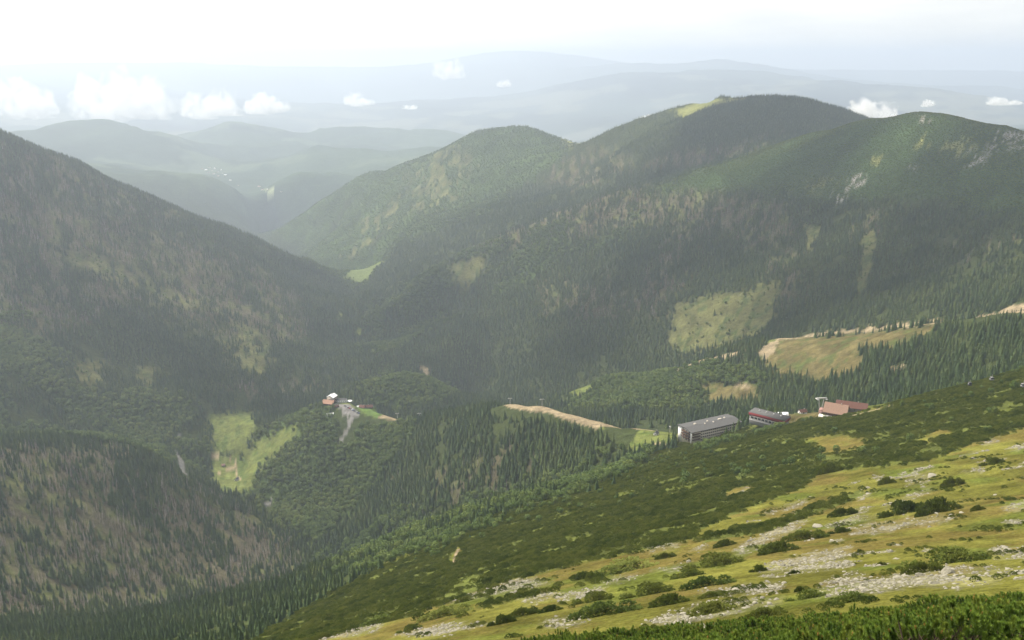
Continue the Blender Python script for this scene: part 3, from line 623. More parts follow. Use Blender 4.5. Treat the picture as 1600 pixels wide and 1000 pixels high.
def gn_scatter(name, P_, protos, label, cat, wid=(.85, 1.45), tilt=.05, sink=.03):
    """one mass of plants: points on the land, each carrying a full plant"""
    me = bpy.data.meshes.new(name); n = len(P_)
    P_ = P_.copy(); P_[:, 2] -= sink * P_[:, 3]
    me.vertices.add(n); me.vertices.foreach_set('co', P_[:, :3].astype(np.float32).ravel())
    def att(nm, ty, arr, f):
        a = me.attributes.new(nm, ty, 'POINT'); a.data.foreach_set(f, np.ascontiguousarray(arr).ravel())
    w = rng.uniform(*wid, n) * P_[:, 3]
    att('size', 'FLOAT_VECTOR', np.c_[w, w, P_[:, 3]].astype(np.float32), 'vector')
    att('turn', 'FLOAT_VECTOR', np.c_[rng.normal(0, tilt, n), rng.normal(0, tilt, n), rng.uniform(0, 6.28, n)].astype(np.float32), 'vector')
    att('sort', 'INT', rng.integers(0, len(protos), n).astype(np.int32), 'value')
    o = new_obj(name, me)
    g = bpy.data.node_groups.new(name + '_scatter', 'GeometryNodeTree')
    g.interface.new_socket('Geometry', in_out='INPUT', socket_type='NodeSocketGeometry'); g.interface.new_socket('Geometry', in_out='OUTPUT', socket_type='NodeSocketGeometry')
    gi = g.nodes.new('NodeGroupInput'); go = g.nodes.new('NodeGroupOutput'); ip = g.nodes.new('GeometryNodeInstanceOnPoints'); jn = g.nodes.new('GeometryNodeJoinGeometry')
    for k, pm in reversed(list(enumerate(protos))):
        oi = g.nodes.new('GeometryNodeObjectInfo'); oi.inputs['Object'].default_value = pm; oi.inputs['As Instance'].default_value = True; g.links.new(oi.outputs['Geometry'], jn.inputs[0])
    def na(nm, ty):
        a = g.nodes.new('GeometryNodeInputNamedAttribute'); a.data_type = ty; a.inputs['Name'].default_value = nm; return a.outputs['Attribute']
    m2p = g.nodes.new('GeometryNodeMeshToPoints')
    g.links.new(gi.outputs[0], m2p.inputs[0]); g.links.new(m2p.outputs[0], ip.inputs['Points']); g.links.new(jn.outputs[0], ip.inputs['Instance']); ip.inputs['Pick Instance'].default_value = True
    g.links.new(na('sort', 'INT'), ip.inputs['Instance Index']); g.links.new(na('turn', 'FLOAT_VECTOR'), ip.inputs['Rotation']); g.links.new(na('size', 'FLOAT_VECTOR'), ip.inputs['Scale'])
    g.links.new(ip.outputs[0], go.inputs[0])
    md = o.modifiers.new('scatter', 'NODES'); md.node_group = g
    return tag(o, label, cat, kind='stuff')
def joined(parts, name):
    """whole plant as one mesh for the masses"""
    b = MB(); off = 0; mats = []
    for mb, mt in parts:
        k = len(mats); mats.append(mt); i = len(b.v); b.v += mb.v
        b.f3 += [tuple(i + q for q in f) for f in mb.f3]; b.m3 += [k] * len(mb.f3); b.f4 += [tuple(i + q for q in f) for f in mb.f4]; b.m4 += [k] * len(mb.f4)
    return bpy.data.objects.new(name, b.mesh(name, mats))
def individuals(P_, name, label, cat, group, variants, trunk, wid=(.85, 1.2), part='crown', tpart='trunk', sink=.03):
    for i, (x, y, z, h) in enumerate(P_):
        e = new_obj(name, None, loc=(x, y, z - sink * h)); w = h * rr(*wid); e.scale = (w, w, h); e.rotation_euler = (rr(-.03, .03), rr(-.03, .03), rr(0, 6.28))
        e.empty_display_size = .1; tag(e, label, cat, group)
        new_obj(part, variants[i % len(variants)], e)
        if trunk: new_obj(tpart, trunk, e)
def singles(P_, name, label, cat, group, variants, wid=(.85, 1.2), sink=.05):
    for i, (x, y, z, h) in enumerate(P_):
        e = new_obj(name, variants[i % len(variants)], loc=(x, y, z - sink * h)); w = h * rr(*wid); e.scale = (w, w * rr(.8, 1.2), h); e.rotation_euler = (rr(-.06, .06), rr(-.06, .06), rr(0, 6.28))
        tag(e, label, cat, group)
# ------------------------------------------------------------------ buildings, towers, cars
def cmat(n, c, rough=.8, var=.12, sc=.8, spec=.2):
    def f(t, b):
        g = N(t, 'ShaderNodeTexCoord'); n_ = N(t, 'ShaderNodeTexNoise', i_Scale=sc, i_Detail=5.0, i_Roughness=.6); t.links.new(g.outputs['Object'], n_.inputs['Vector'])
        r = ramp(t, ((.3, tuple(q * (1 - var) for q in c)), (.7, tuple(min(1, q * (1 + var)) for q in c)))); t.links.new(n_.outputs['Fac'], r.inputs[0]); t.links.new(r.outputs[0], b.inputs['Base Color'])
    return mat(n, f, rough=rough, spec=spec)
M.update(grey_roof=cmat('grey_roof_sheet', (.085, .085, .085)), white_wall=cmat('white_render', (.78, .77, .74), var=.06), beige=cmat('beige_panels', (.52, .47, .40)), brown=cmat('brown_wood', (.075, .045, .03)),
    glass=mat('window_glass', base=(.03, .035, .04), rough=.15, spec=.6), red=cmat('red_cladding', (.19, .030, .036)), grey_wall=cmat('grey_wall', (.22, .22, .22)), salmon=cmat('salmon_roof', (.25, .16, .118)),
    dark_red=cmat('dark_red_roof', (.12, .058, .046)), pink=cmat('faded_pink_roof', (.27, .16, .135)), steel=cmat('pale_steel', (.45, .45, .43), rough=.5, spec=.4), orange=cmat('orange_roof', (.36, .21, .145)),
    white_roof=cmat('white_roof', (.82, .84, .86), var=.05), stone=cmat('stone_wall', (.28, .25, .21)), dark=mat('dark_paint', base=(.03, .03, .035), rough=.4, spec=.5), tyre=mat('tyre_rubber', base=(.02, .02, .02)))
def level(px, py, z):
    a, s_ = sight(px, py); r = z / s_; return Vector((float(r * math.sin(a)), float(r * math.cos(a)), 0))
def site(A, B, D, g, zt, r0, r1):
    """place a rectangular building: sighted roof corners A-B (long side) and D (depth), ground seen at g, eaves zt above it"""
    z = hit(*g, r0, r1).z; a = level(*A, z + zt); b = level(*B, z + zt); d = level(*D, z + zt)
    ux = (b - a); Lx = ux.length; ux.normalize(); uy = Vector((-ux.y, ux.x, 0)); dep = (d - a).dot(uy)
    if dep < 0: uy = -uy; dep = -dep; a = a + ux * Lx; ux = -ux; flip = True
    ang = math.atan2(ux.y, ux.x)
    c = a + ux * Lx / 2 + uy * dep / 2
    # level ground under it
    global ZZ
    dx = (XX - c.x) * ux.x + (YY - c.y) * ux.y; dy = (XX - c.x) * uy.x + (YY - c.y) * uy.y
    q = np.maximum(np.abs(dx) - Lx / 2, np.abs(dy) - dep / 2); w = 1 - sm(q, 2, 14); ZZ[:] = ZZ * (1 - w) + np.minimum(ZZ, z) * w * 1.0
    for k in ('conif', 'deadm', 'broad', 'krum'): FLD[k][q < 3.0] = 0
    e = new_obj('_', None, loc=(c.x, c.y, z)); e.rotation_euler = (0, 0, ang)
    return e, Lx, dep
def root(e, name, label, cat, group=None):
    e.name = name; return tag(e, label, cat, group)
def child(b, name, m, e): return b.obj(name, m, e)
def win_row(e, x0, x1, n, z, y, w=1.3, h=1.4, side=-1, frame=True):
    """n windows in a wall lying along x at y"""
    for k in range(n):
        x = x0 + (x1 - x0) * (k + .5) / n; f = MB(); f.box(x - w / 2 - .12, x + w / 2 + .12, y - .06, y + .06, z - .12, z + h + .12); fo = child(f, 'window', M['beige'], e)
        p = MB(); p.box(x - w / 2, x + w / 2, y + side * .09 - .03, y + side * .09 + .03, z, z + h); child(p, 'pane', M['glass'], fo)
def win_row_y(e, y0, y1, n, z, x, w=1.3, h=1.4, side=-1):
    for k in range(n):
        y = y0 + (y1 - y0) * (k + .5) / n; f = MB(); f.box(x - .06, x + .06, y - w / 2 - .12, y + w / 2 + .12, z - .12, z + h + .12); fo = child(f, 'window', M['beige'], e)
        p = MB(); p.box(x + side * .09 - .03, x + side * .09 + .03, y - w / 2, y + w / 2, z, z + h); child(p, 'pane', M['glass'], fo)
def gable_roof(b, lx, ly, z, rise, ov=.8, th=.3):
    X, Y = lx / 2 + ov, ly / 2 + ov; dz = rise * ov / (ly / 2)
    for s_ in (1, -1):
        v = [(-X, 0, z + rise), (X, 0, z + rise), (X, s_ * Y, z - dz), (-X, s_ * Y, z - dz)]; t = [(x, y, q + th) for x, y, q in v]
        b.quad(*v); b.quad(*t)
        for i in range(4): j = (i + 1) % 4; b.quad(v[i], v[j], t[j], t[i])
def gable_walls(b, lx, ly, z0, z, rise):
    b.box(-lx / 2, lx / 2, -ly / 2, ly / 2, z0, z)
    for x in (-lx / 2, lx / 2): b.tri((x, -ly / 2, z), (x, ly / 2, z), (x, 0, z + rise - .02))
# -- long hotel: local x along the facade, -y faces the viewer
e, LX, LY = site((1081, 675), (1157, 658), (1057, 664), (1081, 690), 13.5, 800, 1000); LY = max(LY, 15); print('hotel', LX, LY)
root(e, 'mountain_hotel', 'long four storey hotel with a shallow grey roof and white end wall on the shelf', 'hotel')
b = MB(); b.box(-LX / 2, LX / 2, -LY / 2, LY / 2, -5, 12.6); child(b, 'wall', M['beige'], e)
for y0_, y1_ in ((LY / 2 - 6.5, LY / 2 + .2), (-LY / 2 - .2, -LY / 2 + 1.4)):
    b = MB(); b.box(-LX / 2 - .35, -LX / 2 - .01, y0_, y1_, -5, 12.7); child(b, 'end_wall', M['white_wall'], e)
b = MB(); gable_roof(b, LX, LY, 12.7, 1.5, 1.3, .5); ro_ = child(b, 'roof', M['grey_roof'], e)
for x, y, w, h in ((-LX * .28, 2, 2.4, 2.0), (LX * .22, 1, 4.5, 1.6), (-LX * .02, 2.5, 1.0, 1.6), (LX * .05, -2, .9, 1.3), (-LX * .12, -1.5, .8, 1.2), (LX * .33, 2, 1.2, 1.4)):
    b = MB(); b.box(x - w / 2, x + w / 2, y - .8, y + .8, 12.6, 14.6 + h * .5); child(b, 'chimney', M['beige'], ro_)
for fl in range(4): win_row(e, -LX / 2 + 12, LX / 2 - 1.5, 20, 1.2 + fl * 3.1, -LY / 2, 1.7, 1.6)
for fl in range(3):
    b = MB(); b.box(-LX / 2 + .8, -LX / 2 + 11, -LY / 2 - 1.4, -LY / 2 - .02, 3.4 + fl * 3.1, 4.6 + fl * 3.1); child(b, 'balcony', M['brown'], e)
    b = MB(); b.box(-LX / 2 - 1.6, -LX / 2 - .02, -LY / 2 + 1.6, LY / 2 - 6.7, 3.4 + fl * 3.1, 4.7 + fl * 3.1); child(b, 'balcony', M['brown'], e)
for fl in range(4): win_row_y(e, -LY / 2 + 1.8, LY / 2 - 6.8, 3, .9 + fl * 3.1, -LX / 2, 1.8, 1.9)
b = MB(); b.box(-LX / 2 + .3, LX / 2 - .3, -LY / 2 - .2, -LY / 2 - .01, 11.6, 12.5); child(b, 'eaves_board', M['brown'], e)
# -- red and grey building
e, LX, LY = site((1170, 643), (1226, 657.5), (1186, 638), (1200, 668), 9, 780, 1050); LX = min(LX, 62); LY = max(LY, 12); print('red', LX, LY)
root(e, 'lift_station', 'low building with a flat grey roof edged in deep red beside the hotel', 'station')
b = MB(); b.box(-LX / 2 + .8, LX / 2 - .8, -LY / 2 + .8, LY / 2 - .8, -4, 5.4); child(b, 'wall', M['grey_wall'], e)
b = MB(); b.box(-LX / 2, LX / 2, -LY / 2, LY / 2, 5.4, 8.6); child(b, 'fascia', M['red'], e)
b = MB(); b.box(-LX / 2 - .15, LX / 2 + .15, -LY / 2 - .15, LY / 2 + .15, 8.6, 8.9); ro_ = child(b, 'roof', M['grey_roof'], e)
for k in range(4):
    b = MB(); x = -LX * .3 + k * LX * .2; b.box(x - .6, x + .6, 1, 2.2, 8.9, 9.7); child(b, 'roof_vent', M['steel'], ro_)
for sd_ in (-1, 1):
    y_ = sd_ * (LY / 2 - .8); win_row(e, -LX / 2 + 2, LX / 2 - 2, 9, 2.2, y_, 3.0, 2.2, sd_)
    b = MB(); b.box(-LX / 2 + 1, LX / 2 - 1, y_ - 1.2 if sd_ < 0 else y_ + .02, y_ - .02 if sd_ < 0 else y_ + 1.2, .2, 1.2); child(b, 'balcony', M['grey_wall'], e)
def cabin(px, py, r0, r1, lx, ly, h, rise, ang, name, label, cat, wallm, roofm, wins=2, group=None, over=.6, door=True, gaze=-1, levelit=True):
    """small gabled building; ridge along local x"""
    p = hit(px, py, r0, r1)
    global ZZ
    d_ = np.hypot(XX - p.x, YY - p.y); w_ = 1 - sm(d_, max(lx, ly) * .6, max(lx, ly) * 1.1 + 3)
    if levelit: ZZ[:] = ZZ * (1 - w_) + p.z * w_
    for k in ('conif', 'deadm', 'broad', 'krum'): FLD[k][d_ < max(lx, ly) * .5 + 3] = 0
    e = new_obj(name, None, loc=(p.x, p.y, p.z)); e.rotation_euler = (0, 0, R(ang)); tag(e, label, cat, group)
    b = MB(); gable_walls(b, lx, ly, -2, h, rise); child(b, 'wall', wallm, e)
    b = MB(); gable_roof(b, lx, ly, h, rise, over, .25); rf = child(b, 'roof', roofm, e)
    b = MB(); b.box(lx * .2, lx * .2 + .8, -.4, .4, h + rise * .5, h + rise + 1.1); child(b, 'chimney', M['stone'], rf)
    if wins: win_row(e, -lx / 2 + .6, lx / 2 - .6, wins, h * .35, gaze * ly / 2, 1.1, min(1.4, h * .4), gaze); win_row_y(e, -ly / 2 + .6, ly / 2 - .6, max(1, wins // 2), h * .35, -lx / 2, 1.1, min(1.4, h * .4), -1)
    if door: b = MB(); b.box(-lx / 2 - .12, -lx / 2 - .01, -.5, .5, 0, min(2.1, h * .8)); child(b, 'door', M['brown'], e)
    return e
# -- cable station with salmon roof: broad roof slope towards the viewer
p0 = hit(1305, 648, 780, 950)
e = cabin(1306, 646, 780, 950, 19, 17, 4.2, 6.0, -28, 'cable_station', 'salmon roofed cable station with an open dark gable under the pylon', 'station', M['brown'], M['salmon'], 3, over=1.6)
b = MB()
for k in range(4): b.tube((9.6 + .3, -6 + k * 4, -2), (10.4, -6 + k * 4, 5.5), .22, .22, 5)
child(b, 'gable_frame', M['steel'], e)
b = MB(); b.box(-15, -9.8, -7, 1, 3.0, 3.4); b.box(-15, -9.8, -7, 1, -2, 2.9); child(b, 'annex', M['pink'], e)
b = MB(); b.box(-14, 9, -13, -8.7, -3, .25); child(b, 'terrace', M['white_wall'], e)
cabin(1330, 640, 820, 1000, 27, 12, 4.6, 3.6, -22, 'service_building', 'dark red roofed hall directly behind the salmon roofed station', 'building', M['grey_wall'], M['dark_red'], 4, over=1.2)
cabin(1254, 641, 850, 1100, 7.5, 5, 2.6, 1.9, 15, 'small_hut', 'little hut with a red roof between the two stations', 'hut', M['white_wall'], M['dark_red'], 1)
cabin(1025, 679, 850, 1100, 5.5, 4.2, 2.2, 2.0, 60, 'small_hut', 'tiny grey roofed hut in the bushes left of the hotel', 'hut', M['white_wall'], M['grey_roof'], 1)
cabin(1216, 651, 850, 1100, 13, 6, 2.8, .8, -20, 'storage_shed', 'low shed with a white roof behind the red edged building', 'shed', M['grey_wall'], M['white_roof'], 2)
# -- lower hotel group
e = cabin(519, 625, 1550, 1780, 15, 14, 12.5, 3.6, 70, 'lower_hotel', 'tall white roofed hotel block at the end of the valley road', 'hotel', M['beige'], M['white_roof'], 4, over=1.0)
for fl in (1, 2): win_row_y(e, -6, 6, 4, 1 + fl * 3.2, -7.5, 1.5, 1.5, -1)
for fl in range(3):
    b = MB(); b.box(-7, 7, -8.2, -7.05, 2.6 + fl * 3.3, 3.5 + fl * 3.3); child(b, 'balcony', M['brown'], e)
cabin(534, 625, 1550, 1760, 19, 9, 5.5, 2.2, 4, 'hotel_annex', 'grey roofed annex with a white ground floor joining the tall hotel', 'building', M['white_wall'], M['grey_roof'], 5)
cabin(514, 631, 1500, 1740, 21, 14, 3.6, 4.6, -14, 'restaurant_building', 'broad orange roofed restaurant in front of the tall white roofed hotel', 'restaurant', M['brown'], M['orange'], 4, over=1.4)
cabin(526, 636, 1500, 1740, 7, 5, 2.6, 2.0, 30, 'small_hut', 'small dark red hut at the corner of the lower car park', 'hut', M['brown'], M['dark_red'], 1)
cabin(516, 648, 1480, 1720, 12, 3.5, 2.4, .5, 20, 'storage_shed', 'flat white shed among the trees below the lower car park', 'shed', M['white_wall'], M['white_roof'], 2)
for k, (x_, y_, a_, l_) in enumerate(((566, 624, -25, 'first dark red roofed cottage beside the white tent'), (573, 623, 10, 'dark red roofed cottage in the middle of the group by the lawn'), (577, 629, 10, 'dark red roofed cottage at the right end of the group by the lawn'))):
    cabin(x_, y_, 1550, 1800, 12, 8, 3.0, 3.2, a_, 'cottage', l_, 'cottage', M['brown'], M['dark_red'], 2, 'dark red cottages by the lawn')
cabin(561, 629, 1550, 1780, 9, 5, 2.4, 1.6, 35, 'party_tent', 'white peaked tent in front of the dark red cottages', 'tent', M['white_wall'], M['white_roof'], 0, door=False)
cabin(349, 728, 1450, 1750, 6, 5, 2.4, 2.0, 20, 'small_hut', 'brown hut at the upper path of the valley meadow', 'hut', M['stone'], M['pink'], 1)
cabin(370, 750, 1400, 1700, 7.5, 5, 2.6, 2.2, 75, 'small_hut', 'pale hut at the lower end of the valley meadow path', 'hut', M['white_wall'], M['grey_roof'], 1)
p = hit(546, 621, 1550, 1780); e = new_obj('round_pavilion', None, loc=p); tag(e, 'round open pavilion with a white roof on the grass behind the car park', 'pavilion')
b = MB(); n = 16
for k in range(n):
    a0, a1 = 2 * math.pi * k / n, 2 * math.pi * (k + 1) / n
    b.tri((5 * math.cos(a0), 5 * math.sin(a0), 2.8), (5 * math.cos(a1), 5 * math.sin(a1), 2.8), (0, 0, 4.6)); b.quad((5 * math.cos(a0), 5 * math.sin(a0), 2.5), (5 * math.cos(a1), 5 * math.sin(a1), 2.5), (5 * math.cos(a1), 5 * math.sin(a1), 2.8), (5 * math.cos(a0), 5 * math.sin(a0), 2.8))
child(b, 'roof', M['white_roof'], e)
for k in range(8):
    b = MB(); a0 = 2 * math.pi * k / 8; b.tube((4.3 * math.cos(a0), 4.3 * math.sin(a0), -.5), (4.3 * math.cos(a0), 4.3 * math.sin(a0), 2.8), .14, .14, 6); child(b, 'post', M['brown'], e)
b = MB(); b.tube((0, 0, -.4), (0, 0, .2), 4.6, 4.6, 16); child(b, 'floor', M['stone'], e)
# white storage dome
p = hit(1222, 650, 850, 1080); e = new_obj('white_tent', None, loc=p); tag(e, 'rounded white storage tent behind the red edged building', 'tent')
b = MB(); n = 10
for k in range(n):
    a0, a1 = math.pi * k / n, math.pi * (k + 1) / n
    b.quad((-6, 3.6 * math.cos(a0), 4.2 * math.sin(a0)), (6, 3.6 * math.cos(a0), 4.2 * math.sin(a0)), (6, 3.6 * math.cos(a1), 4.2 * math.sin(a1)), (-6, 3.6 * math.cos(a1), 4.2 * math.sin(a1)))
child(b, 'canvas', M['white_roof'], e)
for x in (-6, 6):
    b = MB()
    for k in range(n): a0, a1 = math.pi * k / n, math.pi * (k + 1) / n; b.tri((x * 1.001, 0, 0), (x * 1.001, 3.5 * math.cos(a0), 4.1 * math.sin(a0)), (x * 1.001, 3.5 * math.cos(a1), 4.1 * math.sin(a1)))
    child(b, 'end_panel', M['steel'], e)
# -- V shaped cable pylon
p = hit(1282, 641, 780, 1000); e = new_obj('cable_pylon', None, loc=p); e.rotation_euler = (0, 0, R(8)); e.scale = (.85,) * 3; tag(e, 'pale V shaped cableway pylon with a broad crossarm beside the salmon roof', 'pylon')
for s_ in (-1, 1):
    b = MB(); b.tube((s_ * 1.0, 0, -2), (s_ * 3.1, 0, 14.8), .62, .5, 8); child(b, 'leg', M['steel'], e)
b = MB(); b.box(-6.2, 6.2, -.7, .7, 14.6, 15.8); ca_ = child(b, 'crossarm', M['steel'], e)
for s_ in (-1, 1):
    b = MB(); b.box(s_ * 5.2 - 1.1, s_ * 5.2 + 1.1, -3.2, 3.2, 13.9, 14.6); child(b, 'roller_battery', M['steel'], ca_)
# -- T shaped lift towers
def tower(px, py, r0, r1, h, w, ang, label):
    p = hit(px, py, r0, r1); e = new_obj('lift_tower', None, loc=p); e.rotation_euler = (0, 0, R(ang)); tag(e, label, 'lift tower', 'slim ski lift towers')
    h *= 1.0
    b = MB(); b.tube((0, 0, -1), (0, 0, h), .42, .3, 8); child(b, 'mast', M['steel'], e)
    b = MB(); b.box(-w / 2, w / 2, -.28, .28, h - .3, h + .3); c = child(b, 'crossarm', M['steel'], e)
    for s_ in (-1, 1): b = MB(); b.box(s_ * w / 2 - .3, s_ * w / 2 + .3, -1.6, 1.6, h - .8, h - .3); child(b, 'roller_battery', M['steel'], c)
tower(797, 627, 1180, 1400, 10, 5.5, 0, 'lift tower standing on the sandy top of the wooded spur, further left')
tower(847, 622, 1050, 1350, 11, 5.5, 10, 'lift tower on the sandy top of the wooded spur next to the tall spruces')
tower(620.5, 644, 1450, 1700, 12, 5.5, 5, 'lift tower by the sandy lot next to the bright lawn')
tower(655, 642, 1400, 1700, 12, 5.5, 5, 'lift tower at the right end of the sandy lot below the lower hotel')
tower(1047, 670, 850, 1100, 8, .9, 0, 'thin pole beside the track left of the long hotel')
# -- cabins on the cableway up the slope
for px, py, dz, c_, l_ in ((1514, 603, 3, 'dark', 'dark cable car cabin just above the dwarf pines on the right slope'), (1548, 597, 4, 'grey_wall', 'grey cable car cabin higher up against the dark forest'), (1597, 606, 3, 'grey_wall', 'pale grey cable car cabin at the right edge of the slope')):
    p = hit(px, py + 5, 600, 900); e = new_obj('cable_car', None, loc=p + Vector((0, 0, dz))); tag(e, l_, 'cable car')
    b = MB(); b.box(-1.1, 1.1, -1.0, 1.0, 0, 1.1); b.box(-1.0, 1.0, -.9, .9, 1.95, 2.2); child(b, 'body', M[c_], e)
    b = MB(); b.box(-1.05, 1.05, -.95, .95, 1.11, 1.94); child(b, 'window', M['glass'], e)
    b = MB(); b.tube((0, 0, 2.2), (0, 0, 4.2), .09, .09, 5); child(b, 'hanger', M['steel'], e)
# -- parked cars
def car_parts(mt):
    body = MB(); prof = [(-2.1, .35), (-2.15, .85), (-1.3, .95), (-.75, 1.42), (.75, 1.45), (1.6, .98), (2.1, .9), (2.12, .35)]
    for i in range(len(prof)):
        a, c = prof[i], prof[(i + 1) % len(prof)]; body.quad((a[0], -.85, a[1]), (c[0], -.85, c[1]), (c[0], .85, c[1]), (a[0], .85, a[1]))
    for y in (-.85, .85):
        for i in range(1, len(prof) - 1): body.tri((prof[0][0], y, prof[0][1]), (prof[i][0], y, prof[i][1]), (prof[i + 1][0], y, prof[i + 1][1]))
    gl_ = MB()
    for y in (-.87, .87): gl_.quad((-1.1, y, .97), (1.3, y, .99), (.7, y, 1.38), (-.7, y, 1.36))
    gl_.quad((-1.29, -.75, .98), (-1.29, .75, .98), (-.80, .7, 1.40), (-.80, -.7, 1.40)); gl_.quad((1.56, -.75, 1.03), (1.56, .75, 1.03), (.82, .7, 1.44), (.82, -.7, 1.44))
    return body, gl_
cb, cg = car_parts(None); wheel = MB(); wheel.tube((0, -.1, 0), (0, .1, 0), .33, .33, 10); wheel_m = wheel.mesh('wheel', [M['tyre']]); glass_m = cg.mesh('windows', [M['glass']])
cols = dict(black=(.02, .02, .025), white=(.75, .75, .75), silver=(.42, .43, .45), red=(.35, .03, .03), blue=(.04, .08, .22), grey=(.14, .14, .15))
cmesh = {k: cb.mesh('body', [mat('car_paint_' + k, base=v, rough=.35, spec=.6)]) for k, v in cols.items()}
order = ['black', 'grey', 'silver', 'black', 'red', 'black', 'white', 'blue', 'black', 'grey', 'silver', 'black', 'blue']
ordn = ['first', 'second', 'third', 'fourth', 'fifth', 'sixth', 'seventh', 'eighth', 'ninth', 'tenth', 'eleventh', 'twelfth', 'thirteenth']
for k, cn in enumerate(order):
    t = k / (len(order) - 1); p = hit(539 + 22 * t, 634.5 + 11.5 * t, 1450, 1760); p.z += .05; e = new_obj('parked_car', None, loc=p); e.rotation_euler = (0, 0, R(40 + 25 * t)); e.scale = (1.05,) * 3
    tag(e, '%s car, %s from the hotel end in the row along the car park' % (cn, ordn[k]), 'car', 'cars parked below the lower hotel')
    new_obj('body', cmesh[cn], e); new_obj('windows', glass_m, e)
    for x, y in ((-1.3, -.8), (-1.3, .8), (1.35, -.8), (1.35, .8)): new_obj('wheel', wheel_m, e, (x, y, .33))
# -- village in the far valley
random.seed(5)
vp = [(316, 264), (322, 266), (327, 262), (331, 267), (336, 264), (340, 269), (334, 272), (345, 266), (348, 271), (341, 275), (352, 274), (326, 270), (410, 297), (418, 296), (440, 300), (405, 292), (360, 282), (372, 290)]
hm = []
for k in range(3):
    w_ = MB(); gable_walls(w_, 1, .6, -.3, .42, .25); r_ = MB(); gable_roof(r_, 1, .6, .42, .25, .04, .02); hm.append((w_.mesh('wall', [M['beige']]), r_.mesh('roof', [M[('pink', 'white_roof', 'grey_roof')[k]]])))
for k, (x_, y_) in enumerate(vp):
    p = hit(x_, y_, 5000, 9800); L_ = rr(12, 24); e = new_obj('village_house', None, loc=p); e.scale = (L_, L_, L_ * .6); e.rotation_euler = (0, 0, rr(0, 3.1))
    tag(e, 'tiny pale house of the hazy village in the far valley', 'house', 'houses of the far village'); new_obj('wall', hm[k % 3][0], e); new_obj('roof', hm[k % 3][1], e)
# ------------------------------------------------------------------ clouds
def b_cloud(dens):
    def f(t):
        g = N(t, 'ShaderNodeTexCoord'); n = N(t, 'ShaderNodeTexNoise', i_Scale=3.2, i_Detail=5.0, i_Roughness=.62); t.links.new(g.outputs['Object'], n.inputs['Vector'])
        r = N(t, 'ShaderNodeMapRange'); r.inputs[1].default_value = .42; r.inputs[2].default_value = .68; r.inputs[3].default_value = 0; r.inputs[4].default_value = dens * 1.4; t.links.new(n.outputs['Fac'], r.inputs[0])
        v = N(t, 'ShaderNodeVolumePrincipled'); v.inputs['Color'].default_value = (1, 1, 1, 1); v.inputs['Anisotropy'].default_value = .3; t.links.new(r.outputs[0], v.inputs['Density'])
        return v
    return f
def cloud_mesh(seed, flat=.35):
    import bmesh
    random.seed(seed); bm = bmesh.new(); bmesh.ops.create_icosphere(bm, subdivisions=5, radius=1); n = 9
    sp = [(Vector((rr(-.62, .62), rr(-.35, .35), rr(-.1, .3) )), rr(.26, .48)) for _ in range(n)] + [(Vector((0, 0, 0)), .45)]
    V = np.array([v.co for v in bm.verts]); rad = np.full(len(V), .2)
    for c, q in sp:
        c = np.array(c); dp = V @ c; disc = dp * dp - (c @ c) + q * q; rad = np.maximum(rad, np.where(disc > 0, dp + np.sqrt(np.maximum(disc, 0)), 0))
    Pn = V * rad[:, None]; nn = fbm(Pn[:, 0] * 5 + Pn[:, 2] * 3, Pn[:, 1] * 5 - Pn[:, 2] * 4, seed, 4); Pn = Pn * (1 + .42 * nn)[:, None]
    Pn[:, 2] = np.where(Pn[:, 2] < 0, Pn[:, 2] * flat, Pn[:, 2])
    for v, c in zip(bm.verts, Pn): v.co = c
    me = bpy.data.meshes.new('cloud'); bm.to_mesh(me); bm.free(); return me
CL = ((36, 160, 84, 62, 12500, 'large white cumulus at the left edge over the hazy hills'), (176, 150, 122, 96, 12000, 'largest billowing white cumulus above the far hills'), (324, 164, 74, 56, 12000, 'white cumulus with a narrow tower right of the largest cloud'),
      (415, 166, 55, 34, 11800, 'small white cumulus to the right of the towered cloud'), (562, 158, 46, 22, 12500, 'small flat white cloud over the middle of the haze'), (697, 112, 42, 34, 15000, 'faint white puff before the far blue ridge'),
      (786, 131, 20, 14, 15000, 'tiny cloud puff over the far ridge above the lit hill'), (643, 168, 20, 9, 12500, 'tiny flat wisp right of the small flat cloud'), (1017, 187, 34, 16, 7200, 'small white cloud peeping over the high ridge'),
      (1372, 178, 74, 42, 6500, 'bright white cloud rising from behind the right ridge saddle'), (1450, 162, 18, 12, 8000, 'tiny puff above the right ridge'), (1565, 160, 40, 12, 8500, 'thin white cloud strip at the far right'))
cvm = {}
for k, (px, py, w, h, r, l_) in enumerate(CL):
    a, s_ = sight(px, py); W_ = w * r / F * .62; me_ = cloud_mesh(300 + k)
    m_ = bpy.data.materials.new('cloud_vapour'); m_.use_nodes = True; t = m_.node_tree; t.nodes.clear(); v_ = b_cloud(4.0 / W_)(t); o_ = t.nodes.new('ShaderNodeOutputMaterial'); t.links.new(v_.outputs[0], o_.inputs['Volume']); me_.materials.append(m_)
    e = new_obj('cloud', me_, loc=(float(r * math.sin(a)), float(r * math.cos(a)), float(s_ * r) - h * r / F * .2)); e.scale = (W_, W_ * .8, h * r / F * 1.0); tag(e, l_, 'cloud', 'low cumulus clouds')
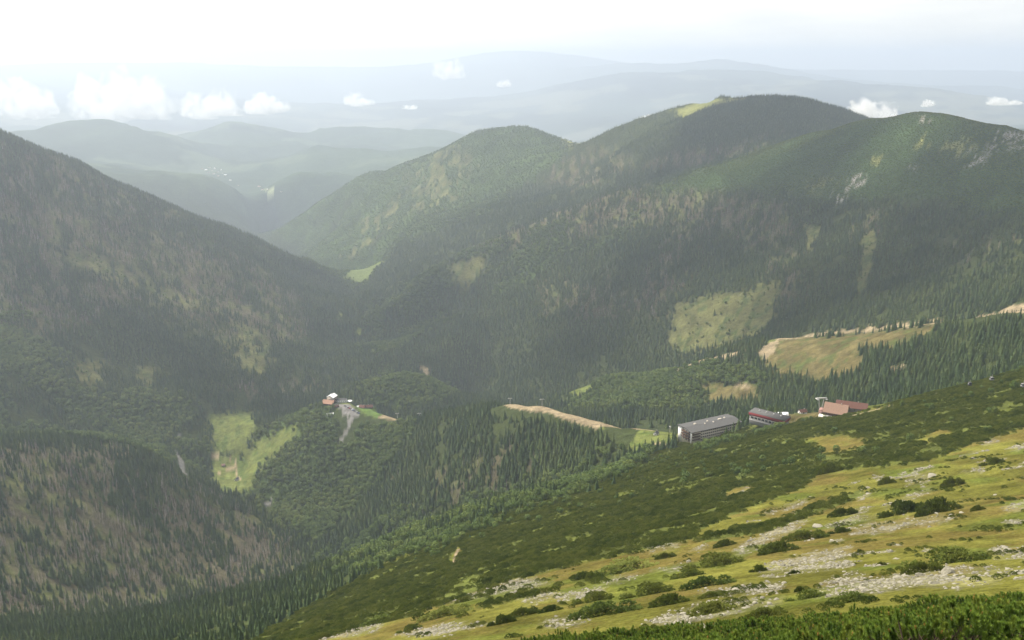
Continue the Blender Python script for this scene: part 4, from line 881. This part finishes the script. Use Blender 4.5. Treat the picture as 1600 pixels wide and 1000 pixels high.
# unseen clouds added overhead, out of frame, to shade parts of the slopes
sdv = Vector(sd); M['shade_cloud'] = mat('shade_cloud', base=(.9, .9, .9), rough=1, spec=0)
OC = ((1500, 300, 600, 450), (1150, 345, 600, 360), (1300, 450, 420, 300), (1120, 215, 600, 380), (620, 500, 260, 240), (160, 480, 380, 280), (1000, 420, 420, 300))
for k, (px, py, w, h) in enumerate(OC):
    g_ = hit(px, py, 800, 7000); tt = (1250 + 40 * k - g_.z) / sdv.z; me_ = cloud_mesh(400 + k); me_.materials.append(M['shade_cloud'])
    e = new_obj('cloud', me_, loc=g_ + sdv * tt); e.scale = (w, h, 160); tag(e, 'unseen cloud added high overhead to shade the slopes', 'cloud', 'clouds added overhead for shade')
edge = lambda X, Y, r: 1
sp_c = [spruce_crown(k, w) for k, w in ((1, .17), (2, .21), (3, .15), (4, .25))]; sp_t = spruce_trunk()
dd_c = [dead_twigs(k) for k in (11, 12, 13)]; dd_t = dead_trunk()
lf_c = [leaf_crown(k, wid=w) for k, w in ((21, .34), (22, .40), (23, .30))]; lf_t = leaf_trunk()
mg = [dwarf_pine(k) for k in (31, 32, 33)]
bands = ((300, 1500, 5.0), (1500, 2500, 6.5), (2500, 3900, 7.6), (3900, 6400, 11.5))
hsc = lambda X, Y, r: np.clip(r / 2400, 1, 1.2) * (1 - .42 * sm(r, 2700, 4000)) * (1 - .45 * sm(-r, -760, -560))
cf = FLD['conif']; df = FLD['deadm']; bf = FLD['broad']
gaps = 1 - .75 * sm(nz(128, 55, 4), .22, .4)
Pc = place(cf * (1 - .66 * df) * (1 - np.where(RR < 1250, .72, .9) * bf) * gaps, bands, hfun=hsc, hgt=(5.5, 17.5))
Pd = place(df * cf * .85 * sm(nz(129, 24, 3), -.35, .2), bands, hfun=hsc, hgt=(6, 16))
hbf = lambda X, Y, r: hsc(X, Y, r) * np.where((r < 960) & (X > 150), .55, 1)
Pb = place(np.clip(bf, 0, 1) * (RR > 450) * .9, ((480, 1500, 6.0), (1500, 2500, 7.5), (2500, 3900, 9.5), (3900, 6400, 13)), hfun=hbf, hgt=(7, 13))
Ps = place(np.clip(krum_edge_tree * .16 + FLD['spots'] * .0, 0, 1), ((470, 880, 6),), hgt=(3, 6))
Pk = place(krum * (1 - .85 * (nz(125, 15, 4) > .24)), ((150, 900, 2.1),), hgt=(1.0, 2.0), seeable=3, hfun=lambda X, Y, r: .95 + .75 * fbm(X / 9, Y / 9, 126, 3))
Pcl = place(clear_sc * .35, ((1400, 3000, 8),), hgt=(3, 8))
Pk2 = place(FLD['spots'] * .9, ((62, 700, 1.7),), hgt=(.35, .9), seeable=3)
Pm = place(mugo_far, ((1700, 3300, 5.6),), hgt=(1.5, 2.6), seeable=10)
Pr = place(np.clip(scree * .8 + .006 * near * (1 - krum) * (RR > 64), 0, 1), ((64, 200, .8), (200, 400, 1.25), (400, 700, 2.2)), hgt=(.35, 1.0), seeable=2, hfun=lambda X, Y, r: (.75 + rng.exponential(.42, len(X))) * np.clip(r / 300, .72, 1.6))
print('plants', len(Pc), len(Pd), len(Pb), len(Ps), len(Pk), len(Pk2), len(Pm), len(Pr))
Pci, Pc = split(Pc, 300); Pdi, Pd = split(Pd, 300); Pbi, Pb = split(Pb, 300); Pki, Pk = split(Pk, 300); Pri, Pr = split(Pr, 300)
spm = [b.mesh('crown', [M['needle']]) for b in sp_c]; spt = sp_t.mesh('trunk', [M['bark']])
ddm = [b.mesh('branches', [M['deadwood']]) for b in dd_c]; ddt = dd_t.mesh('trunk', [M['deadwood']])
lfm = [b.mesh('crown', [M['leaf']]) for b in lf_c]; lft = lf_t.mesh('trunk', [M['bark']])
mgm = [b.mesh('dwarf_pine', [M['mugo']]) for b in mg]; rkm = [rock(k) for k in (41, 42, 43, 44)]
individuals(Pci, 'spruce_tree', 'tall dark green spruce with a pointed crown on the wooded slope below the dwarf pines', 'spruce tree', 'nearest spruces in the wood', spm, spt)
individuals(Pdi, 'dead_spruce', 'bare grey brown dead spruce standing among the bark beetle killed trees', 'dead tree', 'nearest dead spruces', ddm, ddt, part='branches')
individuals(Pbi, 'leafy_tree', 'light green round crowned leafy tree along the edge of the dwarf pine slope', 'leafy tree', 'nearest leafy trees', lfm, lft)
singles(Pki, 'dwarf_pine', 'low dark green dwarf pine at the near edge of the thicket above the grass', 'dwarf pine', 'nearest dwarf pines of the thicket', mgm)
singles(Pri, 'boulder', 'pale grey angular boulder lying on the grassy slope', 'boulder', 'largest boulders on the slope', rkm, sink=.15)
gn_scatter('spruce_forest', Pc, [joined([(b, M['needle']), (sp_t, M['bark'])], 'spruce_tree') for b in sp_c], 'dark green spruce forest covering the valley sides', 'forest')
gn_scatter('dead_forest', Pd, [joined([(b, M['deadwood']), (dd_t, M['deadwood'])], 'dead_spruce') for b in dd_c], 'grey brown stands of dead spruces among the forest', 'dead forest')
gn_scatter('leafy_forest', np.concatenate([Pb, Ps, Pcl]), [joined([(b, M['leaf']), (lf_t, M['bark'])], 'leafy_tree') for b in lf_c], 'lighter green leafy woodland on the lower slopes', 'forest')
po = [bpy.data.objects.new('dwarf_pine', me_) for me_ in mgm]; ro = [bpy.data.objects.new('boulder', me_) for me_ in rkm]
gn_scatter('dwarf_pine_thicket', np.concatenate([Pk, Pk2, Pm]), po, 'dark green dwarf pine scrub carpeting the slope above the hotels', 'dwarf pine scrub', wid=(.9, 1.5))
gn_scatter('scree', Pr, ro, 'pale grey stones strewn in bands over the grass', 'scree', wid=(.9, 1.5), tilt=.3, sink=.15)
Pf = place(fgd, ((24, 62, .42),), hgt=(.9, 1.35), seeable=1.5)
mound = fbm(Pf[:, 0] / 1.9, Pf[:, 1] / 1.9, 200, 3) * 1.5 + .8
Pf[:, 2] += mound * .7; Pf = Pf[mound > .3]
gn_scatter('foreground_dwarf_pines', Pf, [bpy.data.objects.new('pine_shoots', shoot_bunch(k).mesh('pine_shoots', [M['shoot'], M['candle'], M['bark']])) for k in (51, 52, 53)], 'dense bright green dwarf pine shoots with brown cones in the bottom right corner', 'dwarf pine thicket', wid=(.9, 1.3), tilt=.2)
# single bushes on the grass: px, py, width px, height px
bm_ = [big_bush(k).mesh('dwarf_pine_bush', [M['mugo']]) for k in (61, 62, 63)]
BUSH = ((1550,725,34,14),(1490,758,32,18),(1464,800,66,27),(1527,797,22,10),(1410,801,64,24),(1319,805,42,18),(1385,756,28,14),(1480,880,112,22),(1445,893,56,22),(1343,864,14,9),(1378,883,15,9),(1249,924,17,11),(1242,896,17,9),(1312,832,32,12),(1594,897,16,9),
 (1215,862,64,20),(1262,842,66,18),(1115,884,92,22),(1132,853,38,13),(1042,872,32,14),(975,893,110,14),(1012,929,78,22),(1075,901,50,13),(1110,915,80,16),(1045,944,66,20),(1110,958,78,20),(950,960,108,20),(927,939,60,18),(820,961,50,18),(1185,893,26,15),(1200,962,60,18),(1115,932,42,11),(1295,738,46,18),(700,962,84,14),(785,974,42,19),(590,974,62,9),(725,940,32,10),(860,955,40,12),(1260,935,60,12),(1330,940,70,12),(640,985,40,10),(1230,765,40,12))
_o = 'first second third fourth fifth sixth seventh eighth ninth tenth eleventh twelfth thirteenth fourteenth fifteenth sixteenth seventeenth eighteenth nineteenth'.split()
ORD = _o + [t_ + ('ieth' if not u_ else 'y-' + _o[u_ - 1]) for t_ in ('twent', 'thirt', 'fort') for u_ in range(10)]
for i, (bx_, by_, bw, bh) in enumerate(sorted(BUSH)):
    p = hit(bx_, by_, 62, 700); d_ = p.length / F; o = new_obj('dwarf_pine_bush', bm_[i % 3], loc=p - Vector((0, 0, .1)))
    slope = math.atan2(gz(p.x + 4, p.y) - gz(p.x - 4, p.y), 8); o.scale = (bw * d_ / 1.9, bw * d_ / 1.9 * .9, max(bh * d_ * .9, .8)); o.rotation_euler = (0, -float(slope), 0)
    near_ = 'just above the foreground thicket' if by_ > 915 else 'among the stone bands' if by_ > 840 else 'on the upper grass'
    tag(o, '%s %s dwarf pine bush %s, %s from the left' % ('large' if bw > 60 else 'middling' if bw > 32 else 'small', 'drawn out' if bw > 3.4 * bh else 'rounded', near_, ORD[i]), 'dwarf pine bush', 'dwarf pine bushes on the open grass')

me = np_mesh('terrain', np.c_[XX.ravel(), YY.ravel(), ZZ.ravel()],
    (lambda i: np.c_[i.ravel(), (i + 1).ravel(), (i + NA + 1).ravel(), (i + NA).ravel()])(
        np.arange(NR - 1)[:, None] * NA + np.arange(NA - 1)[None, :]), smooth=True)
ca = me.attributes.new('cover', 'FLOAT_COLOR', 'POINT'); ca.data.foreach_set('color', np.c_[col.reshape(-1, 3), np.ones(col.shape[0] * col.shape[1])].astype(np.float32).ravel())
me.materials.append(M['ground'])
ter = new_obj('terrain', me); tag(ter, kind='structure')
# haze
def haze(d=8.8e-5):
    bm_v = []
    x0, x1, y0, y1, z0, z1 = -30000, 30000, -300, 39000, float(ZZ.min()) - 30, float(ZZ.max()) + 40
    v = [(x, y, z) for z in (z0, z1) for y in (y0, y1) for x in (x0, x1)]
    f = np.array([(0, 2, 3, 1), (4, 5, 7, 6), (0, 1, 5, 4), (2, 6, 7, 3), (0, 4, 6, 2), (1, 3, 7, 5)])
    me = np_mesh('haze', v, f)
    m = bpy.data.materials.new('haze_air'); m.use_nodes = True; t = m.node_tree; t.nodes.clear()
    pv = t.nodes.new('ShaderNodeVolumePrincipled'); out = t.nodes.new('ShaderNodeOutputMaterial')
    pv.inputs['Color'].default_value = (0.61, 0.70, 0.85, 1); pv.inputs['Density'].default_value = d; pv.inputs['Anisotropy'].default_value = 0.36
    t.links.new(pv.outputs[0], out.inputs['Volume'])
    me.materials.append(m)
    tag(new_obj('haze', me), 'pale blue haze filling the valleys and veiling the far ridges', 'haze', kind='stuff')
haze()
